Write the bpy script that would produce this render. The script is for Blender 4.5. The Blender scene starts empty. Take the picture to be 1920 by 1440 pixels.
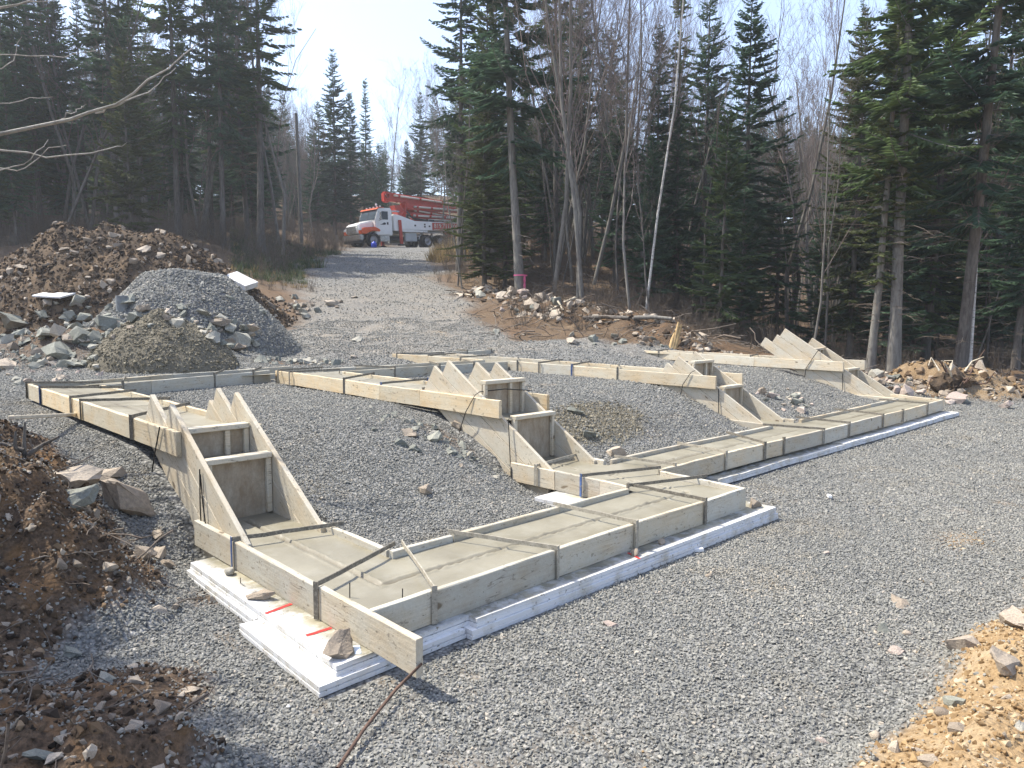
import bpy, bmesh, math, random
import numpy as np
from mathutils import Vector, Matrix

SC = bpy.context.scene
COL = SC.collection
R = math.radians

# ------------------------------------------------------------------ camera, sky, sun, exposure
CAM = np.array([-1.8238, -2.8642, 1.4152])
YAW, PITCH, ROLL, FPX = 0.8006, 0.0971, 0.0039, 1366.3
_fw = np.array([math.cos(YAW)*math.cos(PITCH), math.sin(YAW)*math.cos(PITCH), -math.sin(PITCH)])
_r = np.array([math.sin(YAW), -math.cos(YAW), 0.0]); _u = np.cross(_r, _fw)
_c, _s = math.cos(ROLL), math.sin(ROLL)
_r, _u = _c*_r + _s*_u, -_s*_r + _c*_u
cam_data = bpy.data.cameras.new('camera'); cam = bpy.data.objects.new('camera', cam_data); COL.objects.link(cam)
cam_data.sensor_width = 36; cam_data.lens = FPX/1920*36
cam_data.clip_start = 0.05; cam_data.clip_end = 2000
M = Matrix.Identity(4)
for i in range(3):
    M[i][0], M[i][1], M[i][2], M[i][3] = _r[i], _u[i], -_fw[i], CAM[i]
cam.matrix_world = M
SC.camera = cam

TOSUN = Vector((-0.33, 0.57, 1.0)).normalized()
W_ = bpy.data.worlds.new('World'); SC.world = W_; W_.use_nodes = True
nt = W_.node_tree
sky = nt.nodes.new('ShaderNodeTexSky'); sky.sky_type = 'NISHITA'; sky.sun_disc = False
sky.sun_elevation = math.asin(TOSUN.z); sky.sun_rotation = math.atan2(TOSUN.x, TOSUN.y)
sky.air_density = 1.0; sky.dust_density = 2.0; sky.ozone_density = 1.5
bg = nt.nodes['Background']; bg.inputs['Strength'].default_value = 0.15
add = nt.nodes.new('ShaderNodeMix'); add.data_type = 'RGBA'; add.blend_type = 'ADD'; add.inputs[0].default_value = 1.0
nt.links.new(sky.outputs[0], add.inputs[6]); add.inputs[7].default_value = (0.72, 0.74, 0.98, 1)   # even thin high haze over the whole sky
nt.links.new(add.outputs[2], bg.inputs[0])
sd = bpy.data.lights.new('sun', 'SUN'); sd.energy = 4.1; sd.angle = R(0.5); sd.color = (1.0, 0.94, 0.82)
sun = bpy.data.objects.new('sun', sd); COL.objects.link(sun)
sun.rotation_euler = TOSUN.to_track_quat('Z', 'Y').to_euler()
SC.view_settings.view_transform = 'Standard'; SC.view_settings.look = 'None'
SC.view_settings.exposure = 1.03; SC.view_settings.gamma = 1; SC.view_settings.use_curve_mapping = False
try:
    SC.cycles.max_bounces = 6; SC.cycles.transparent_max_bounces = 6
    SC.cycles.use_denoising = True
except Exception: pass

# ------------------------------------------------------------------ numpy helpers
FH = np.array([math.cos(YAW), math.sin(YAW)]); RH = np.array([math.sin(YAW), -math.cos(YAW)])
def ds(x, y):
    dx, dy = np.asarray(x)-CAM[0], np.asarray(y)-CAM[1]
    return dx*FH[0]+dy*FH[1], dx*RH[0]+dy*RH[1]
def wxy(d, s): return CAM[0]+d*FH[0]+s*RH[0], CAM[1]+d*FH[1]+s*RH[1]
def sstep(a, b, x):
    t = np.clip((x-a)/(b-a), 0, 1); return t*t*(3-2*t)
_rt = np.random.default_rng(5).random((256, 256))
def vnoise(x, y):
    x = np.asarray(x, float); y = np.asarray(y, float)
    xi = np.floor(x).astype(int); yi = np.floor(y).astype(int); fx = x-xi; fy = y-yi
    fx = fx*fx*(3-2*fx); fy = fy*fy*(3-2*fy)
    a = _rt[xi & 255, yi & 255]; b = _rt[(xi+1) & 255, yi & 255]; c = _rt[xi & 255, (yi+1) & 255]; d = _rt[(xi+1) & 255, (yi+1) & 255]
    return (a*(1-fx)+b*fx)*(1-fy)+(c*(1-fx)+d*fx)*fy
def fbm(x, y, o=4):
    v = 0; a = 0.5; s = 0
    for i in range(o):
        v = v+a*vnoise(x*2**i+17.3*i, y*2**i+9.1*i); s += a; a *= 0.5
    return v/s-0.5

def mesh_np(name, V, F4=None, F3=None):
    me = bpy.data.meshes.new(name)
    V = np.asarray(V, np.float32)
    n4 = 0 if F4 is None else len(F4); n3 = 0 if F3 is None else len(F3)
    me.vertices.add(len(V)); me.vertices.foreach_set('co', V.ravel())
    li = []
    if n4: li.append(np.asarray(F4, np.int32).ravel())
    if n3: li.append(np.asarray(F3, np.int32).ravel())
    li = np.concatenate(li); me.loops.add(len(li)); me.loops.foreach_set('vertex_index', li)
    st = np.concatenate([np.arange(n4)*4, n4*4+np.arange(n3)*3]).astype(np.int32)
    me.polygons.add(n4+n3); me.polygons.foreach_set('loop_start', st)
    me.update(calc_edges=True); me.validate()
    return me
def smooth(me):
    me.polygons.foreach_set('use_smooth', np.ones(len(me.polygons), bool))

def tag(o, label=None, cat=None, group=None, kind=None):
    for k, v in (('label', label), ('category', cat), ('group', group), ('kind', kind)):
        if v: o[k] = v
    return o
def link(name, me, mat=None, parent=None, loc=None):
    o = bpy.data.objects.new(name, me); COL.objects.link(o)
    if mat is not None and me is not None and len(me.materials) == 0: me.materials.append(mat)
    if parent is not None: o.parent = parent
    if loc is not None: o.location = loc
    return o
def thing(name, label, cat, loc=(0, 0, 0), rz=0, group=None):
    o = bpy.data.objects.new(name, None); COL.objects.link(o); o.location = loc; o.rotation_euler = (0, 0, rz)
    o.empty_display_size = 0.1
    return tag(o, label, cat, group)

# ------------------------------------------------------------------ materials
def newmat(name):
    m = bpy.data.materials.new(name); m.use_nodes = True
    n = m.node_tree.nodes; l = m.node_tree.links
    b = n['Principled BSDF']; b.inputs['Specular IOR Level'].default_value = 0.3
    return m, n, l, b
def nd(n, t, **kw):
    x = n.new(t)
    for k, v in kw.items():
        if k in ('noise_dimensions', 'feature', 'distance', 'data_type', 'blend_type', 'operation', 'attribute_name', 'attribute_type', 'interpolation', 'normalize'): setattr(x, k, v)
    return x
def noise(n, l, vec, scale, detail=4, rough=0.55):
    x = n.new('ShaderNodeTexNoise'); x.inputs['Scale'].default_value = scale; x.inputs['Detail'].default_value = detail; x.inputs['Roughness'].default_value = rough
    if vec is not None: l.new(vec, x.inputs['Vector'])
    return x.outputs['Fac']
def ramp(n, l, fac, stops):
    x = n.new('ShaderNodeValToRGB'); e = x.color_ramp.elements
    while len(e) < len(stops): e.new(0.5)
    for i, (p, c) in enumerate(stops):
        e[i].position = p; e[i].color = (c if len(c) == 4 else (*c, 1)) if not isinstance(c, float) else (c, c, c, 1)
    l.new(fac, x.inputs['Fac']); return x.outputs['Color']
def mix(n, l, fac, a, b, mode='MIX'):
    x = n.new('ShaderNodeMix'); x.data_type = 'RGBA'; x.blend_type = mode
    for sock, v in ((x.inputs[0], fac), (x.inputs[6], a), (x.inputs[7], b)):
        if isinstance(v, (int, float)): sock.default_value = v
        elif isinstance(v, tuple): sock.default_value = (*v, 1) if len(v) == 3 else v
        else: l.new(v, sock)
    return x.outputs[2]
def mapping(n, l, vec, scale, locsock=None):
    x = n.new('ShaderNodeMapping'); x.inputs['Scale'].default_value = scale
    l.new(vec, x.inputs['Vector'])
    if locsock is not None: l.new(locsock, x.inputs['Location'])
    return x.outputs[0]
def bump(n, l, b, h, strength=0.5, dist=0.01):
    x = n.new('ShaderNodeBump'); x.inputs['Strength'].default_value = strength; x.inputs['Distance'].default_value = dist
    l.new(h, x.inputs['Height']); l.new(x.outputs[0], b.inputs['Normal']); return x
def math_(n, l, op, a, b=None):
    x = n.new('ShaderNodeMath'); x.operation = op
    for i, v in enumerate((a, b)):
        if v is None: continue
        if isinstance(v, (int, float)): x.inputs[i].default_value = v
        else: l.new(v, x.inputs[i])
    return x.outputs[0]
def objrand(n, l, k=37.0):
    oi = n.new('ShaderNodeObjectInfo')
    m = n.new('ShaderNodeCombineXYZ')
    v = math_(n, l, 'MULTIPLY', oi.outputs['Random'], k); v2 = math_(n, l, 'MULTIPLY', oi.outputs['Random'], k*2.3)
    l.new(v, m.inputs[0]); l.new(v2, m.inputs[1]); l.new(v, m.inputs[2])
    return oi, m.outputs[0]

def mat_wood():
    m, n, l, b = newmat('form_lumber')
    tc = n.new('ShaderNodeTexCoord').outputs['Object']; oi, off = objrand(n, l)
    g = noise(n, l, mapping(n, l, tc, (1.2, 30, 30), off), 2.5, 5)
    pa = noise(n, l, mapping(n, l, tc, (1, 1, 1.6), off), 3.5, 5, 0.65)
    sp = noise(n, l, mapping(n, l, tc, (1, 1.5, 1.5), off), 17, 3, 0.6)
    kn = noise(n, l, mapping(n, l, tc, (1, 1.8, 1.8), off), 6.5, 1.5, 0.4)
    fine = noise(n, l, mapping(n, l, tc, (1, 1, 1), off), 60, 4)
    base = mix(n, l, ramp(n, l, g, [(0.3, 0.0), (0.7, 1.0)]), (0.36, 0.285, 0.19), (0.56, 0.465, 0.335))
    base = mix(n, l, 0.85, base, oi.outputs['Color'], 'MULTIPLY')
    cem = mix(n, l, fine, (0.39, 0.37, 0.315), (0.56, 0.53, 0.455))
    c = mix(n, l, ramp(n, l, pa, [(0.32, 0.15), (0.60, 0.90)]), base, mix(n, l, .6, cem, mix(n, l, 1.0, cem, oi.outputs['Color'], 'MULTIPLY')))
    c = mix(n, l, ramp(n, l, sp, [(0.64, 0.0), (0.69, 0.7)]), c, (0.20, 0.175, 0.135))
    c = mix(n, l, ramp(n, l, kn, [(0.74, 0.0), (0.78, 0.8)]), c, (0.12, 0.085, 0.05))
    c = mix(n, l, ramp(n, l, noise(n, l, mapping(n, l, tc, (1, 2, 2), off), 42, 2), [(0.68, 0.0), (0.71, 0.75)]), c, (0.10, 0.085, 0.065))
    crk = noise(n, l, mapping(n, l, tc, (.7, 9, 9), off), 3.2, 2, .3)
    ck = ramp(n, l, crk, [(.488, 0.0), (.498, 1.0), (.506, 0.0)])
    ckm = math_(n, l, 'MULTIPLY', ck, ramp(n, l, noise(n, l, mapping(n, l, tc, (1, 1, 1), off), 2.2, 2), [(.5, 0.0), (.6, .85)]))
    c = mix(n, l, ckm, c, (.07, .055, .04))
    l.new(c, b.inputs['Base Color']); b.inputs['Roughness'].default_value = 0.85
    h = math_(n, l, 'ADD', g, fine); bump(n, l, b, h, 0.45, 0.004)
    return m
def mat_ply():
    m, n, l, b = newmat('riser_plywood')
    tc = n.new('ShaderNodeTexCoord').outputs['Object']; oi, off = objrand(n, l)
    g = noise(n, l, mapping(n, l, tc, (3, 3, 1.2), off), 4, 5, 0.7)
    f = noise(n, l, tc, 70, 3)
    c = mix(n, l, ramp(n, l, g, [(0.35, 0.0), (0.68, 1.0)]), (0.25, 0.19, 0.125), (0.40, 0.35, 0.27))
    c = mix(n, l, ramp(n, l, f, [(0.4, 0.0), (0.8, 0.5)]), c, (0.20, 0.17, 0.13))
    l.new(c, b.inputs['Base Color']); b.inputs['Roughness'].default_value = 0.75
    bump(n, l, b, f, 0.3, 0.003); return m
def mat_concrete():
    m, n, l, b = newmat('fresh_concrete')
    tc = n.new('ShaderNodeTexCoord').outputs['Object']
    g = noise(n, l, tc, 1.6, 5, 0.6); f = noise(n, l, tc, 45, 5, 0.65); st = noise(n, l, mapping(n, l, tc, (1, 1, 1)), 7, 4)
    c = mix(n, l, ramp(n, l, g, [(0.35, 0.0), (0.65, 1.0)]), (0.182, 0.164, 0.118), (0.25, 0.232, 0.178))
    c = mix(n, l, ramp(n, l, st, [(0.5, 0.0), (0.72, 0.45)]), c, (0.285, 0.27, 0.22))
    at = nd(n, 'ShaderNodeAttribute', attribute_name='groove').outputs['Fac']
    c = mix(n, l, at, c, (0.11, 0.092, 0.062))
    c = mix(n, l, ramp(n, l, f, [(0.62, 0.0), (0.72, 0.25)]), c, (0.13, 0.11, 0.08))
    l.new(c, b.inputs['Base Color'])
    l.new(ramp(n, l, g, [(0.3, 0.36), (0.7, 0.62)]), b.inputs['Roughness']); b.inputs['Specular IOR Level'].default_value = 0.4
    bump(n, l, b, math_(n, l, 'ADD', f, math_(n, l, 'MULTIPLY', st, 1.5)), 0.2, 0.006); return m
def mat_simple(name, col, rough=0.6, metal=0.0, var=0.25, scale=12.0, bumpd=0.002, dirt=None):
    m, n, l, b = newmat(name)
    tc = n.new('ShaderNodeTexCoord').outputs['Object']; oi, off = objrand(n, l)
    f = noise(n, l, mapping(n, l, tc, (1, 1, 1), off), scale, 5, 0.6)
    lo = tuple(v*(1-var) for v in col); hi = tuple(min(1, v*(1+var)) for v in col)
    c = mix(n, l, ramp(n, l, f, [(0.3, 0.0), (0.7, 1.0)]), lo, hi)
    if dirt:
        f2 = noise(n, l, mapping(n, l, tc, (1, 1, 1), off), scale*2.7, 4, 0.7)
        c = mix(n, l, ramp(n, l, f2, [(0.52, 0.0), (0.66, 0.85)]), c, dirt)
    l.new(c, b.inputs['Base Color']); b.inputs['Roughness'].default_value = rough; b.inputs['Metallic'].default_value = metal
    if bumpd: bump(n, l, b, f, 0.4, bumpd)
    return m
def mat_foam():
    m, n, l, b = newmat('white_foam')
    tc = n.new('ShaderNodeTexCoord').outputs['Object']
    f = noise(n, l, tc, 6, 5, 0.65); sp = noise(n, l, tc, 38, 4, 0.65); gr = noise(n, l, tc, 3.0, 3)
    c = mix(n, l, ramp(n, l, f, [(0.48, 0.0), (0.72, 0.9)]), (0.62, 0.625, 0.63), (0.42, 0.38, 0.30))
    c = mix(n, l, ramp(n, l, sp, [(0.62, 0.0), (0.66, 0.9)]), c, (0.17, 0.15, 0.12))
    at = nd(n, 'ShaderNodeAttribute', attribute_name='stain').outputs['Fac']
    sn = noise(n, l, tc, 9, 5, 0.7)
    s2 = math_(n, l, 'MULTIPLY', at, ramp(n, l, sn, [(0.28, 0.25), (0.55, 1.0)]))
    c = mix(n, l, s2, c, mix(n, l, ramp(n, l, gr, [(.35, 0.0), (.65, 1.0)]), (0.10, 0.095, 0.07), (0.30, 0.27, 0.19)))
    l.new(c, b.inputs['Base Color']); b.inputs['Roughness'].default_value = 0.7
    bump(n, l, b, sp, 0.15, 0.002); return m
def mat_ground():
    m, n, l, b = newmat('site_ground')
    geo = n.new('ShaderNodeNewGeometry').outputs['Position']
    A = lambda s: nd(n, 'ShaderNodeAttribute', attribute_name=s).outputs['Fac']
    vo = n.new('ShaderNodeTexVoronoi'); vo.inputs['Scale'].default_value = 38; l.new(geo, vo.inputs['Vector'])
    vo2 = n.new('ShaderNodeTexVoronoi'); vo2.inputs['Scale'].default_value = 17; l.new(geo, vo2.inputs['Vector'])
    big = noise(n, l, geo, 0.6, 5, 0.6); mid = noise(n, l, geo, 5, 5, 0.6); fine = noise(n, l, geo, 45, 4, 0.7)
    sep = n.new('ShaderNodeSeparateColor'); l.new(vo.outputs['Color'], sep.inputs[0])
    gcol = ramp(n, l, sep.outputs[0], [(0.0, (0.10, 0.102, 0.098)), (0.45, (0.20, 0.202, 0.193)), (0.85, (0.29, 0.29, 0.275)), (1.0, (0.39, 0.37, 0.34))])
    sep2 = n.new('ShaderNodeSeparateColor'); l.new(vo2.outputs['Color'], sep2.inputs[0])
    gcol = mix(n, l, 0.35, gcol, ramp(n, l, sep2.outputs[1], [(0.0, (0.11, 0.112, 0.11)), (1.0, (0.38, 0.375, 0.36))]))
    edge = ramp(n, l, vo.outputs['Distance'], [(0.25, 1.0), (0.75, 0.35)])
    gcol = mix(n, l, 1.0, gcol, edge, 'MULTIPLY')
    tan = mix(n, l, mid, (0.20, 0.165, 0.12), (0.34, 0.29, 0.225))
    c = mix(n, l, math_(n, l, 'MULTIPLY', A('tan'), ramp(n, l, mid, [(0.35, 0.3), (0.6, 1.0)])), gcol, mix(n, l, 0.5, tan, gcol))
    floor = mix(n, l, ramp(n, l, fine, [(0.3, 0.0), (0.7, 1.0)]), (0.045, 0.033, 0.022), (0.17, 0.115, 0.07))
    floor = mix(n, l, ramp(n, l, big, [(0.4, 0.0), (0.65, 0.6)]), floor, (0.13, 0.075, 0.04))
    c = mix(n, l, A('floor'), c, floor)
    brown = mix(n, l, ramp(n, l, fine, [(0.3, 0.0), (0.68, 1.0)]), (0.034, 0.024, 0.016), (0.14, 0.092, 0.057))
    brown = mix(n, l, ramp(n, l, mid, [(0.5, 0.0), (0.68, 0.75)]), brown, (0.19, 0.105, 0.045))
    c = mix(n, l, A('brown'), c, brown)
    ochre = mix(n, l, ramp(n, l, fine, [(0.25, 0.0), (0.7, 1.0)]), (0.17, 0.108, 0.052), (0.35, 0.245, 0.132))
    ochre = mix(n, l, ramp(n, l, mid, [(0.45, 0.0), (0.7, 0.6)]), ochre, (0.44, 0.36, 0.245))
    c = mix(n, l, A('ochre'), c, ochre)
    c = mix(n, l, A('wet'), c, mix(n, l, fine, (0.07, 0.062, 0.045), (0.17, 0.15, 0.11)))
    l.new(c, b.inputs['Base Color']); b.inputs['Roughness'].default_value = 0.95
    inv = math_(n, l, 'SUBTRACT', 1.0, vo.outputs['Distance'])
    h = math_(n, l, 'ADD', math_(n, l, 'MULTIPLY', inv, 1.0), math_(n, l, 'MULTIPLY', fine, 0.8))
    bump(n, l, b, h, 0.9, 0.018); return m
def mat_stone(name, stops, rough=0.85, bscale=9, bd=0.012, perinst=True):
    m, n, l, b = newmat(name)
    tc = n.new('ShaderNodeTexCoord').outputs['Object']
    oi, off = objrand(n, l)
    c = ramp(n, l, oi.outputs['Random'], stops)
    f = noise(n, l, mapping(n, l, tc, (1, 1, 1), off), bscale, 5, 0.65)
    c = mix(n, l, ramp(n, l, f, [(0.3, 0.0), (0.7, 1.0)]), mix(n, l, 1.0, c, (0.72, 0.72, 0.72), 'MULTIPLY'), mix(n, l, 1.0, c, (1.18, 1.16, 1.12), 'MULTIPLY'))
    l.new(c, b.inputs['Base Color']); b.inputs['Roughness'].default_value = rough
    if bd: bump(n, l, b, f, 0.6, bd)
    return m
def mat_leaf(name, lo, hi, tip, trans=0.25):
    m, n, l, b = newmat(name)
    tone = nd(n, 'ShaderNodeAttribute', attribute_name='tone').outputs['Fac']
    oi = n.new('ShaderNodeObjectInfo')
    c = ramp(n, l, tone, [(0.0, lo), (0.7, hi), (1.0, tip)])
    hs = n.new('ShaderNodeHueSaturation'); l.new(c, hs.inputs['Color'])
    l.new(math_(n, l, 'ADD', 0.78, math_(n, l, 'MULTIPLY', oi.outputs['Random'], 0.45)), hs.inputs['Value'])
    l.new(hs.outputs[0], b.inputs['Base Color']); b.inputs['Roughness'].default_value = 0.6
    tr = n.new('ShaderNodeBsdfTranslucent'); l.new(hs.outputs[0], tr.inputs[0])
    ms = n.new('ShaderNodeMixShader'); ms.inputs[0].default_value = trans
    l.new(b.outputs[0], ms.inputs[1]); l.new(tr.outputs[0], ms.inputs[2])
    l.new(ms.outputs[0], n['Material Output'].inputs[0]); return m
def mat_bark(name, a, c2, scale=6, birch=False):
    m, n, l, b = newmat(name)
    tc = n.new('ShaderNodeTexCoord').outputs['Object']; oi, off = objrand(n, l)
    f = noise(n, l, mapping(n, l, tc, (3, 3, 0.6) if not birch else (1.5, 1.5, 7), off), scale, 5, 0.65)
    g = noise(n, l, mapping(n, l, tc, (1, 1, 0.5), off), 1.5, 3)
    c = mix(n, l, ramp(n, l, f, [(0.35, 0.0), (0.62, 1.0)]), a, c2)
    if birch: c = mix(n, l, ramp(n, l, f, [(0.34, 0.85), (0.40, 0.0)]), c, (0.05, 0.045, 0.04))
    c = mix(n, l, ramp(n, l, g, [(0.4, 0.0), (0.7, 0.35)]), c, (0.20, 0.20, 0.18))
    l.new(c, b.inputs['Base Color']); b.inputs['Roughness'].default_value = 0.9
    bump(n, l, b, f, 0.5, 0.02); return m

MT = {}
MT['wood'] = mat_wood(); MT['ply'] = mat_ply(); MT['conc'] = mat_concrete(); MT['foam'] = mat_foam(); MT['ground'] = mat_ground()
MT['strap'] = mat_simple('stained_steel', (0.16, 0.145, 0.12), 0.6, 0.3, 0.35, 25, 0.002, (0.34, 0.31, 0.25))
MT['strapblue'] = mat_simple('blue_steel', (0.05, 0.10, 0.25), 0.5, 0.2, 0.3, 20, 0.001, (0.25, 0.24, 0.2))
MT['strapgrey'] = mat_simple('cement_grey_steel', (0.34, 0.31, 0.25), 0.8, 0.0, 0.25, 25, 0.004, (0.16, 0.14, 0.11))
MT['band'] = mat_simple('black_band', (0.016, 0.016, 0.016), 0.5, 0, 0.3, 8, 0)
MT['red'] = mat_simple('red_paint', (0.55, 0.035, 0.03), 0.6, 0, 0.3, 30, 0)
MT['blueprint'] = mat_simple('pale_blue_print', (0.50, 0.60, 0.72), 0.6, 0, 0.1, 30, 0)
GST = [(0.0, (0.175, 0.175, 0.163)), (0.4, (0.215, 0.215, 0.201)), (0.8, (0.25, 0.25, 0.233)), (0.95, (0.285, 0.278, 0.256)), (1.0, (0.38, 0.34, 0.29))]
MT['gravel'] = mat_stone('grey_gravel', GST, 0.8, 40, 0)
_n, _l = MT['gravel'].node_tree.nodes, MT['gravel'].node_tree.links; _b = _n['Principled BSDF']; _src = _b.inputs['Base Color'].links[0].from_socket
_pos = _n.new('ShaderNodeNewGeometry').outputs['Position']; _d1 = noise(_n, _l, _pos, .55, 5, .6); _d2 = noise(_n, _l, _pos, 1.7, 4, .6)
_c1 = mix(_n, _l, 1.0, _src, ramp(_n, _l, _d1, [(.3, (.84, .85, .86)), (.7, (1.12, 1.10, 1.06))]), 'MULTIPLY')
_l.new(mix(_n, _l, ramp(_n, _l, _d2, [(.56, 0.0), (.75, .55)]), _c1, mix(_n, _l, 1.0, _c1, (1.12, .98, .80), 'MULTIPLY')), _b.inputs['Base Color'])
MT['rockgrey'] = mat_stone('grey_green_rock', [(0.0, (0.16, 0.168, 0.15)), (0.5, (0.25, 0.255, 0.22)), (1.0, (0.37, 0.35, 0.30))])
MT['rocktan'] = mat_stone('tan_rock', [(0.0, (0.21, 0.175, 0.14)), (0.5, (0.32, 0.27, 0.215)), (1.0, (0.45, 0.39, 0.32))])
MT['rockpink'] = mat_stone('pinkish_rock', [(0.0, (0.34, 0.275, 0.24)), (1.0, (0.44, 0.38, 0.335))])
MT['clod'] = mat_stone('brown_clod', [(0.0, (0.024, 0.018, 0.013)), (0.5, (0.068, 0.046, 0.030)), (0.85, (0.125, 0.082, 0.047)), (1.0, (0.25, 0.18, 0.115))], 0.95, 30, 0)
MT['ochreclod'] = mat_stone('ochre_clod', [(0.0, (0.15, 0.09, 0.04)), (0.6, (0.31, 0.21, 0.107)), (1.0, (0.46, 0.38, 0.26))], 0.95, 30, 0)
MT['paleclod'] = mat_stone('wet_concrete_clod', [(0.0, (0.10, 0.088, 0.062)), (0.6, (0.18, 0.16, 0.115)), (1.0, (0.25, 0.225, 0.17))], 0.85, 30, 0)
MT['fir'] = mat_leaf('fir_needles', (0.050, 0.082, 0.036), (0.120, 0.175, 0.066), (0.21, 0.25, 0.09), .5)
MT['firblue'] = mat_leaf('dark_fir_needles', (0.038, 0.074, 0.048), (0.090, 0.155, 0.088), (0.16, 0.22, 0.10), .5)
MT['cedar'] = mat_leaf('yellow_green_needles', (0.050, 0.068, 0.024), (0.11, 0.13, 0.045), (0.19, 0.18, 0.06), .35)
MT['drytwig'] = mat_bark('dry_twig', (0.085, 0.065, 0.05), (0.17, 0.135, 0.105))
MT['brush'] = mat_bark('brown_brush', (0.06, 0.044, 0.032), (0.14, 0.105, 0.075))
MT['bark'] = mat_bark('dark_bark', (0.055, 0.045, 0.038), (0.13, 0.115, 0.10))
MT['barkgrey'] = mat_bark('grey_bark', (0.10, 0.09, 0.078), (0.21, 0.195, 0.17))
MT['palebark'] = mat_bark('pale_grey_bark', (0.22, 0.205, 0.18), (0.40, 0.38, 0.34))
MT['birch'] = mat_bark('pale_birch_bark', (0.36, 0.34, 0.31), (0.58, 0.56, 0.52), 4, True)
MT['twigred'] = mat_bark('reddish_twig', (0.11, 0.08, 0.068), (0.21, 0.165, 0.145))
MT['rawwood'] = mat_simple('split_yellow_wood', (0.42, 0.29, 0.14), 0.8, 0, 0.3, 14, 0.004)
MT['pale_stick'] = mat_simple('bleached_wood', (0.50, 0.44, 0.34), 0.85, 0, 0.25, 14, 0.004)
MT['rust'] = mat_simple('rusty_rod', (0.10, 0.062, 0.045), 0.8, 0, 0.4, 20, 0.002)
MT['pink'] = mat_simple('pink_tape', (0.72, 0.13, 0.27), 0.6, 0, 0.1, 9, 0)
MT['pipe'] = mat_simple('grey_pipe', (0.17, 0.18, 0.185), 0.6, 0, 0.25, 9, 0)

# ------------------------------------------------------------------ terrain height
_prof = [
 (-12, [(-8, -.27), (0, -.25), (2, -.1), (4, .25), (6, .4), (10, .45)]),
 (-3, [(-8, -.27), (0, -.27), (2, -.2), (3.5, .2), (5, .36), (10, .42)]),
 (-.3, [(-8, -.28), (1.5, -.275), (2.1, -.2), (3.2, .20), (4, .35), (10, .41)]),
 (.01, [(-8, -.28), (2.1, -.275), (2.3, .0), (2.7, .17), (3.3, .34), (10, .39)]),
 (.63, [(-8, -.28), (2.1, -.275), (2.3, .0), (2.7, .17), (3.3, .34), (10, .39)]),
 (.655, [(-8, -.28), (.66, -.275), (.70, -.12), (1.3, -.05), (1.8, .07), (2.4, .24), (3.0, .36), (4, .40), (10, .40)]),
 (1.8, [(-8, -.28), (.66, -.275), (.70, -.12), (1.3, -.03), (1.8, .11), (2.4, .28), (3.0, .38), (4, .41), (10, .40)]),
 (2.4, [(-8, -.28), (.66, -.275), (.70, -.15), (1.4, -.11), (1.9, .03), (2.4, .20), (3.0, .35), (4, .40), (10, .40)]),
 (2.62, [(-8, -.28), (.66, -.275), (.70, -.22), (1.5, -.23), (1.9, -.12), (2.4, .10), (3.0, .29), (4, .39), (10, .40)]),
 (2.93, [(-8, -.28), (.66, -.275), (.70, -.26), (1.5, -.265), (1.85, -.22), (2.3, -.04), (2.7, .13), (3.2, .30), (4, .39), (10, .40)]),
 (2.98, [(-8, -.28), (2.1, -.275), (2.3, .0), (2.7, .17), (3.3, .34), (10, .39)]),
 (3.66, [(-8, -.28), (2.1, -.275), (2.3, .0), (2.7, .17), (3.3, .34), (10, .39)]),
 (3.70, [(-8, -.28), (1.48, -.275), (1.54, -.12), (1.9, -.05), (2.3, .12), (2.8, .34), (3.4, .41), (10, .41)]),
 (5.3, [(-8, -.28), (1.45, -.275), (1.50, -.08), (1.8, .02), (2.2, .22), (2.7, .37), (3.3, .42), (10, .41)]),
 (7.00, [(-8, -.28), (1.45, -.275), (1.50, -.15), (1.9, -.05), (2.4, .16), (3.0, .36), (3.6, .41), (10, .41)]),
 (7.05, [(-8, -.28), (2.1, -.275), (2.3, .0), (2.7, .17), (3.3, .34), (10, .39)]),
 (7.70, [(-8, -.28), (2.1, -.275), (2.3, .0), (2.7, .17), (3.3, .34), (10, .39)]),
 (7.75, [(-8, -.28), (1.42, -.275), (1.46, -.10), (1.9, .0), (2.6, .22), (3.4, .39), (10, .41)]),
 (11.43, [(-8, -.28), (1.40, -.275), (1.44, -.12), (2.0, -.02), (2.8, .20), (3.7, .38), (10, .41)]),
 (11.48, [(-8, -.28), (2.1, -.275), (2.4, .0), (2.9, .17), (3.6, .34), (10, .39)]),
 (12.12, [(-8, -.28), (2.1, -.275), (2.4, .0), (2.9, .17), (3.6, .34), (10, .39)]),
 (12.3, [(-8, -.30), (1.4, -.25), (2.2, -.12), (3.5, .12), (6, .30), (10, .40)]),
 (15, [(-8, -.30), (1, -.28), (3, -.2), (6, .0), (10, .25)]),
 (30, [(-8, -.25), (10, .0)]),
]
_px = np.array([p[0] for p in _prof]); _ys = np.linspace(-8, 10, 451)
_tab = np.array([np.interp(_ys, [a for a, _ in p[1]], [b for _, b in p[1]]) for p in _prof])
def pad_z(x, y):
    x = np.asarray(x, float); y = np.asarray(y, float)
    xi = np.clip(np.searchsorted(_px, x)-1, 0, len(_px)-2); fx = np.clip((x-_px[xi])/(_px[xi+1]-_px[xi]), 0, 1)
    yy = np.clip((y+8)/18*450, 0, 449.999); yi = yy.astype(int); fy = yy-yi
    a = _tab[xi, yi]*(1-fy)+_tab[xi, yi+1]*fy; b = _tab[xi+1, yi]*(1-fy)+_tab[xi+1, yi+1]*fy
    return a*(1-fx)+b*fx
def road_c(d): return np.interp(d, [10, 16, 25, 32, 40, 53, 80, 140], [-2.0, -3.0, -4.2, -6.4, -7.3, -8.2, -7, 8])
def road_w(d): return np.interp(d, [10, 16, 20, 25, 32, 53, 140], [3.6, 3.2, 2.7, 2.5, 3.0, 3.3, 3.3])
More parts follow.
